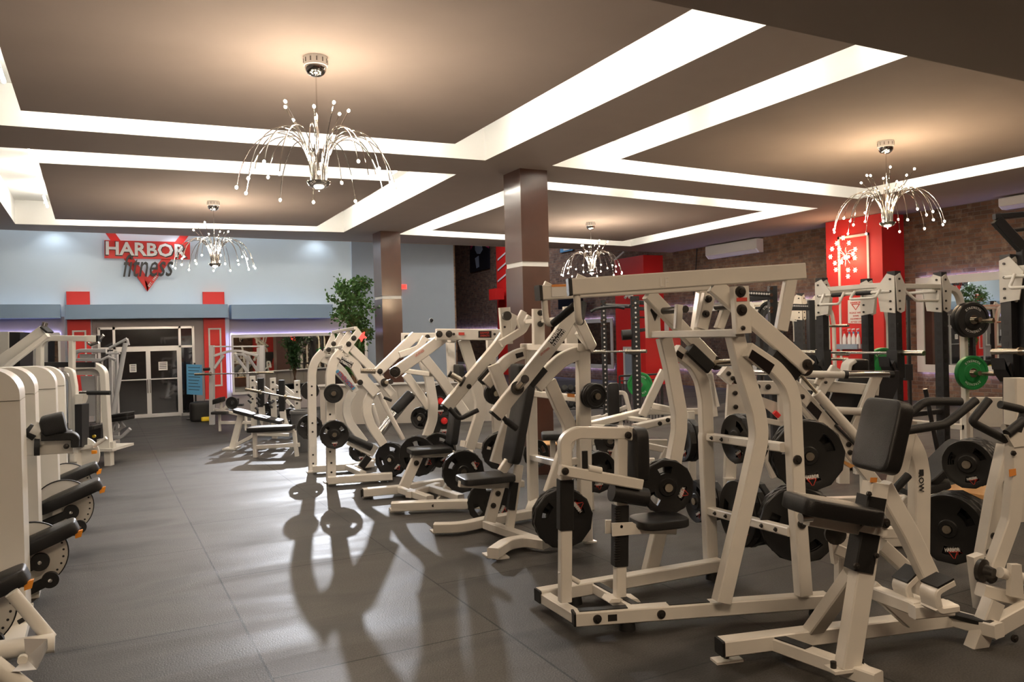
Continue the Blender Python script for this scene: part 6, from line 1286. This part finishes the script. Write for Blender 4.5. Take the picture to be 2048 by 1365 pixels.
c = px(*d2(820, 610), XR-.03); mb = MB().box((-.02, -.42, -.17), (.02, .42, .17)); T = tag(obj('wall_banner', mb, 'red', None, c), 'dark red banner with black capital letters on the brick wall', 'banner')
mb = MB(); fit_text(mb, 'FITNESS', frame_m((-.024, 0, 0), (0, -1, 0), (0, 0, 1)), .66, .14, .01, ext=.002); obj('lettering', mb, 'ink', T)

# ---------------------------------------------------------------- leg press behind the high row
m = BG('leg_press', 'white leg press with a chrome-ended carriage tube and dark backing board behind the high row', 'gym machine', (1640, 800), 7.0)
f = m.f
f.tube(m.V(0, f4(950, 252), f4(1510, 262)), .032, 18); ho = m.part('weight_horn', MB().tube(m.V(0, f4(1540, 266), f4(1990, 262)), .025, 18), 'chrome'); m.part('horn_collar', MB().tube(m.V(0, f4(1508, 262), f4(1545, 264)), .04, 18), 'rubber', parent=ho); m.part('horn_cap', MB().tube(m.V(0, f4(1985, 262), f4(2030, 262)), .03, 16), 'rubber', parent=ho)
m.part('weight_horn', MB().tube(m.V(.1, f4(535, 235), f4(730, 242)), .025, 18), 'chrome')
f.bar(m.V(.02, f4(1425, 185), f4(1245, 470), f4(1150, 640)), .085, .06, NV); f.bar(m.V(.03, f4(1860, 270), f4(1735, 560), f4(1590, 900)), .085, .06, NV); f.bar(m.V(.1, f4(1050, 360), f4(1870, 425)), .10, .04, NV); f.bar(m.V(.05, f4(1290, 250), f4(1230, 370)), .06, .05, NV)
f.tube(m.V(0, f4(1380, 635), f4(1740, 650)), .034, 16); m.bolts(m.V(-.04, f4(1320, 342), f4(1702, 720)), .014)
m.part('foot_board', MB().slab(m.V(.18, c5b(690, 690), c5b(1125, 690), c5b(1120, 800), c5b(990, 1100), c5b(520, 1100)), .04, NV), 'darkmetal')
f.bar(m.V(.05, f4(600, 395), f4(850, 400)), .12, .05, NV); f.bar(m.V(.05, f4(850, 330), f4(855, 770)), .06, .05, NV); f.bar(m.V(.05, f4(640, 735), f4(880, 780)), .05, .05, NV); m.bolts(m.V(-.0, f4(605, 388), f4(715, 390)), .025)
f.slab(m.V(.1, f4(600, 480), f4(830, 560), f4(825, 720), f4(620, 560)), .03, NV); f.bar(m.V(.03, f4(640, 500), f4(830, 690)), .04, .04, NV) if False else m.part('red_band', MB().bar(m.V(.04, f4(780, 655), f4(828, 700)), .04, .05, NV), 'redplastic')
f.slab(m.V(-.2, f4(290, 365), f4(480, 365), f4(480, 690), f4(270, 690)), .06, NV); m.bolts(m.V(-.24, f4(375, 335), f4(370, 455), f4(375, 600)), .02)
f.slab(m.V(-.25, f4(190, 265), f4(270, 170), f4(385, 250), f4(305, 365)), .12, NV); m.bolts(m.V(-.32, f4(300, 250), f4(345, 300)), .02)
for (x0, y0_, x1, y1_) in ((100, 250, 150, 700), (20, -60, 170, 600)): f.bar(m.V(.4, f4(x0, y0_), f4(x1, y1_)), .06, .05, NV)
f.bar(m.V(-.1, f4(1500, 900), f4(1500, 1400)), .09, .08, NV); f.bar(m.V(.1, f4(330, 690), f4(310, 1350)), .10, .08, NV); f.bar(m.V(.0, f4(700, 1060), f4(800, 1330)), .1, .05, NV)
a = m.V(.0, f4(310, 1350)); f.bar([Vector((a.x-.2, 0, .05)), Vector((a.x+1.9, 0, .05))], .09); f.bar([Vector((a.x, .02, a.z)), Vector((a.x, .02, .05))], .09, .08, NV)
m.done()
m = BG('squat_lever_machine', 'white slanting beam with pneumatic cylinder descending behind the seated row chest pad', 'gym machine', (1660, 860), 5.6)
f = m.f
f.bar(m.V(0, f4(900, 300), f4(1060, 460), f4(1590, 1085)), .085, .06, NV); f.bar(m.V(.12, f4(1030, 560), f4(1560, 1200)), .05, .05, NV); cyl_ = m.part('cylinder', MB().tube(m.V(-.05, f4(1225, 455), f4(1680, 960)), .034, 18), 'steel'); m.part('piston_rod', MB().tube(m.V(-.05, f4(1000, 200), f4(1228, 458)), .013, 12), 'worn', parent=cyl_)
decal(m, 'black_label', m.V(-.034, f4(1165, 540), f4(1280, 655), f4(1238, 740), f4(1115, 610)), NV, .004, 'label'); m.bolts(m.V(-.034, f4(1072, 492), f4(1575, 1078), f4(1560, 995)), .018); m.part('brace_rod', MB().tube(m.V(-.06, f4(1420, 790), f4(1640, 1010)), .01), 'ink')
f.bar(m.V(0, f4(1590, 1085), f4(1850, 1420)), .085, .06, NV); f.bar([Vector((m.V(0, f4(1590, 1085)).x-.1, .1, .06)), Vector((m.V(0, f4(1850, 1420)).x+.5, .1, .06))], .09); f.bar([m.V(.1, f4(1750, 1290)), Vector((m.V(.1, f4(1750, 1290)).x, .1, .06))], .08, .07, NV); m.part('amber_tab', MB().slab(m.V(-.05, f4(1490, 1155), f4(1620, 1215), f4(1570, 1240), f4(1500, 1190)), .03, NV), 'plywood')
m.done()
# brown bench on the right
m = BG('padded_bench', 'dark padded bench tilted up behind the seated row handles', 'bench', (1850, 930), 5.9)
a, b = m.V(0, g(945, 520)), m.V(0, g(1050, 415)); X_ = (b-a).normalized(); m.part('backrest', MB().slab(m.V(-.12, g(935, 405), g(1062, 410), g(975, 515), g(925, 510)), .06, X_.cross(Vector((0, 1, 0)))) if False else MB().pad(m.V(0, g(995, 462)), X_, (0, 1, 0), X_.cross(Vector((0, -1, 0))), .42, .3, .06, .3), 'grip')
m.part('seat', MB().pad(m.V(0, g(915, 560)), (1, 0, .25), (0, 1, 0), (-.25, 0, 1), .30, .3, .06, .3), 'grip'); m.f.bar(rnd(m.V(0, g(825, 640), g(850, 600), g(900, 640)), .04), .04, .04, NV).bar(m.V(0, g(925, 680), g(1030, 650)), .05, .04, NV).bar(m.V(0, g(965, 560), g(1005, 640)), .04, .04, NV)
a = m.V(0, g(1000, 655)); m.f.bar([a, Vector((a.x, 0, 0))], .04, .04, NV); a = m.V(0, g(850, 640)); m.f.bar([a, Vector((a.x, 0, 0))], .05, .04, NV); m.part('wheel', MB().cyl(m.V(-.05, g(993, 657)), (0, -1, 0), .03, .02), 'rubber'); m.done()
# lifting platforms
q = [pz(*g(x, y), .04) for x, y in ((985, 570), (1110, 532), (1215, 545), (1215, 605))]; mb = MB().slab([Vector((v.x, v.y, .02)) for v in q], .04, (0, 0, 1)); tag(obj('lifting_platform', mb, 'plywood'), 'orange-brown plywood lifting platform at the right behind the benches', 'platform')
q = [pz(*f4(x, y), .04) for x, y in ((1380, 1200), (1500, 1150), (1800, 1260), (1560, 1330))]
# ---------------------------------------------------------------- racks on the right
def rack(lab, X0_, X1_, Y0_, Y1_, zt_, label_at=()):
    T = thing('power_rack', lab, 'rack', (X0_, Y0_, 0)); Lx = X1_-X0_; Ly = Y1_-Y0_; w2 = .045
    for (x, y) in ((0, 0), (0, Ly), (Lx, 0), (Lx, Ly)):
        mb = MB().box((x-w2, y-w2, 0), (x+w2, y+w2, zt_)); mb.cur = 1; z = .35
        while z < zt_-.55: mb.box((x-w2-.002, y-.018, z), (x-w2, y+.018, z+.045)); mb.box((x-.018, y-w2-.002, z), (x+.018, y-w2, z+.045)); z += .095
        obj('upright', mb, ['darkmetal', 'ink'], T); s_ = 1 if y == 0 else -1
        pl = [Vector((x+a_, y-w2-.006, z_)) for a_, z_ in ((-w2, zt_-.05), (.02, zt_-.02), (.11, zt_-.16), (.08, zt_-.4), (.02, zt_-.42), (-w2+.02, zt_-.4))]
        mb = MB().slab(pl, .01, (0, 1, 0)); mb.cur = 1
        for z_ in (zt_-.08, zt_-.2, zt_-.3, zt_-.38): mb.cyl((x, y-w2-.011, z_), (0, -1, 0), .011, .01, 10)
        obj('gusset', mb, ['steel', 'bolt'], T)
        mb = MB().slab([Vector((x-w2-.006, y+b_*s_, z_)) for b_, z_ in ((-w2, zt_-.05), (.04, zt_-.02), (.16, zt_-.16), (.12, zt_-.4), (-w2, zt_-.42))], .01, (1, 0, 0)); mb.cur = 1
        for z_ in (zt_-.08, zt_-.2, zt_-.3, zt_-.38): mb.cyl((x-w2-.011, y, z_), (-1, 0, 0), .011, .01, 10)
        obj('gusset', mb, ['steel', 'bolt'], T)
    for x in (0, Lx): obj('crossbar', MB().bar([(x, 0, zt_-.13), (x, Ly, zt_-.13)], .07, .05).tube([(x-.05, 0, zt_-.2), (x-.05, Ly, zt_-.2)], .017), 'steel', T)
    for y in (0, Ly): obj('side_beam', MB().bar([(0, y, zt_-.15), (Lx, y, zt_-.15)], .09, .05), 'steel', T); obj('floor_beam', MB().bar([(0, y, .05), (Lx, y, .05)], .09), 'darkmetal', T)
    for y in (0, Ly): 
        obj('bar_hook', MB().slab([Vector((-w2-a_, y, z_)) for a_, z_ in ((0, 1.18), (.03, 1.18), (.05, 1.26), (.12, 1.2), (.14, 1.3), (.09, 1.16), (.0, 1.08))], .12, (0, 1, 0)).box((-w2-.012, y-.06, 1.08), (w2+.01, y+.06, 1.36)), 'darkmetal', T)
        obj('safety_arm', MB().bar([(0, y, .7), (Lx, y, .7)], .06, .05), 'darkmetal', T)
    obj('pull_up_handles', MB().tube(rnd([(-.08, .1, zt_-.18), (-.16, .1, zt_-.26), (-.16, Ly*.45, zt_-.26), (-.08, Ly*.45, zt_-.18)], .03), .014).tube(rnd([(-.08, Ly*.6, zt_-.18), (-.16, Ly*.6, zt_-.3), (-.16, Ly-.1, zt_-.3), (-.08, Ly-.1, zt_-.18)], .03), .014).tube(rnd([(.1, -.05, zt_-.2), (.2, -.1, zt_-.3), (Lx-.2, -.1, zt_-.3), (Lx-.1, -.05, zt_-.2)], .03), .014), 'steel', T)
    obj('top_grips', MB().tube([(-.05, Ly*.25, zt_-.2), (-.05, Ly*.45, zt_-.2)], .022).tube([(-.05, Ly*.62, zt_-.2), (-.05, Ly*.8, zt_-.2)], .022), 'grip', T)
    st = MB()
    for y in (0, Ly): st.bar(rnd([(Lx, y, zt_-.15), (Lx+.3, y, zt_-.18), (Lx+.38, y, zt_-.5), (Lx+.38, y, .0)], .2), .06, .06)
    st.bar([(Lx+.38, 0, .5), (Lx+.38, Ly, .5)], .06); obj('storage_frame', st, 'steel', T)
    for z in (1.63, 1.08): obj('storage_peg', MB().tube([(Lx+.38, -.02, z), (Lx+.38, -.32, z)], .024), 'worn', T)
    return T
rack('black and white power rack with barbell in front of the red pilaster', 7.07, 7.8, 5.22, 6.11, 2.15)
rack('black and white power rack cut off by the right edge of the picture', 7.07, 7.8, 3.05, 4.10, 2.2)
barbell('long steel barbell resting on the rack beside the wipe down poster', Vector((6.93, 4.98, 1.31)) if False else P((1848, 707), 7.62), P((1590, 705), 9.3), sl=.35)
barbell('steel barbell at the right edge resting on the cut off rack', P((1985, 704), 6.9), P((2120, 702), 6.2), sl=.3)
for p, D_, R_, kd, n_, lab in (((1944, 640), 8.3, .185, 'bblack', 2, 'the upper storage peg of the power rack'), ((1943, 746), 8.3, .18, 'green', 1, 'the lower storage peg of the power rack'), ((1765, 730), 9.2, .2, 'green', 1, 'the rear of the power rack by the red pilaster'), ((2052, 725), 7.2, .19, 'green', 1, 'the rack at the right picture edge'), ((1280, 770), 12.6, .2, 'green', 1, 'the floor behind the high row far upright')):
    c = P(p, D_); stack(None, c, (-.35, -1, 0) if p[0] > 1500 else (-.6, -.6, 0), (R_,)*n_, lab, T=.06, kind=kd, grp='bumper plates at the racks'); d_ = Vector((-.35, -1, 0)).normalized()
    if p[0] > 1900 and p[0] < 2000: T = tag(obj('storage_pin', MB().tube([c-d_*.2, c+d_*.12], .024), 'worn'), 'steel pin carrying the %s plates' % ('black' if kd == 'bblack' else 'green'), 'pin')
# white shelf bench under the mirror and clutter
m = BG('dip_station', 'black ladder-like dip frame hanging high at the right edge', 'rack', (2030, 440), 6.85)
m.f.bar(m.V(0, (1988, 434), (2060, 428)), .05, .05, NV).bar(m.V(0, (1992, 440), (2048, 500)), .09, .06, NV).bar(m.V(.1, (2015, 463), (2080, 455)), .03, .03, NV); a = m.V(0, (2048, 500)); m.f.bar([a, Vector((a.x, 0, 0))], .09, .09, NV); m.done('darkmetal')
m = BG('white_bench', 'white low shelf bench against the brick wall under the right mirror', 'shelf', (1970, 850), 10.6)
q = m.V(0, r6(520, 1110), r6(830, 1108)); m.f.bar(q, .05, .4)
for a in q: m.f.bar([a, Vector((a.x, a.y, 0))], .14, .08, NV)
m.done()
m = BG('arm_roller_bar', 'thin dark bar leaning upright beside the power rack', 'bar', (1860, 850), 8.0); a = m.V(0, r6(240, 950)); m.f.tube([a, Vector((a.x+.22, .1, 0.0))], .022); m.done('darkmetal')
m = BG('leg_curl_machine', 'white machine with a black pad in front of the red pilaster', 'gym machine', (1715, 730), 8.6)
m.part('pad', MB().pad(m.V(0, c5b(800, 650)), (1, 0, 0), (0, 1, 0), (0, 0, 1), .2, .3, .13, .4), 'vinyl'); m.f.bar(rnd(m.V(-.1, c5b(722, 700), c5b(735, 640), c5b(775, 612)), .05), .04, .2, NV); a = m.V(0, c5b(800, 690)); m.f.bar([a, Vector((a.x, 0, 0))], .08, .08, NV); m.done()
m = BG('rack_post', 'black vertical cable post beside the red pilaster', 'post', (1816, 700), 9.8); a = m.V(0, (1816, 600)); m.f.bar([a, Vector((a.x, 0, 0))], .035, .035, NV); m.f.bar([a+Vector((0, 0, .05)), a], .09, .05, NV); a = m.V(0, (1815, 745)); m.f.bar([a+Vector((0, 0, -.1)), a+Vector((0, 0, .1))], .1, .08, NV); m.done('darkmetal')
# machines at the near end that the mirrors show
RK_ = [o for o in COL.objects if o.name.startswith('power_rack') and o.parent is None and o['label'].startswith('black and white power rack with barbell')][0]
dup(RK_, 'power rack standing far back on the right, its frame seen between the high row uprights', (9.7, 8.8, 0), .35)
dup(RK_, 'power rack furthest back on the right, near the brick wall mirror', (11.6, 10.6, 0), .1)
for (x, y, rz, lab) in ((6.2, -2.6, .3, 'white high row machine at the near end, seen only in the mirrors'), (9.6, -2.2, 2.6, 'second white high row machine at the near end, beside the front wall')):
    dup(HR.root, lab, (x, y, 0), rz)
mb = MB().box((7.2, -4.99, 0), (8.3, -4.8, 3.4)); struct('trim_9', mb, 'red'); mb = MB().box((3.6, -4.99, 0), (4.4, -4.8, 3.4)); struct('trim_10', mb, 'red')
# the bent top frame belongs to the rack at the right edge: hang its pieces on that rack
RE = [o for o in COL.objects if o.parent is None and o.get('label', '').startswith('black and white power rack cut off')][0]
DS = [o for o in COL.objects if o.parent is None and o.name.startswith('dip_station')][0]
bpy.context.view_layer.update()
for ch in list(DS.children):
    M_ = ch.matrix_world.copy(); ch.parent = RE; ch.matrix_basis = RE.matrix_world.inverted() @ M_; ch.name = 'top_frame'
bpy.data.objects.remove(DS)
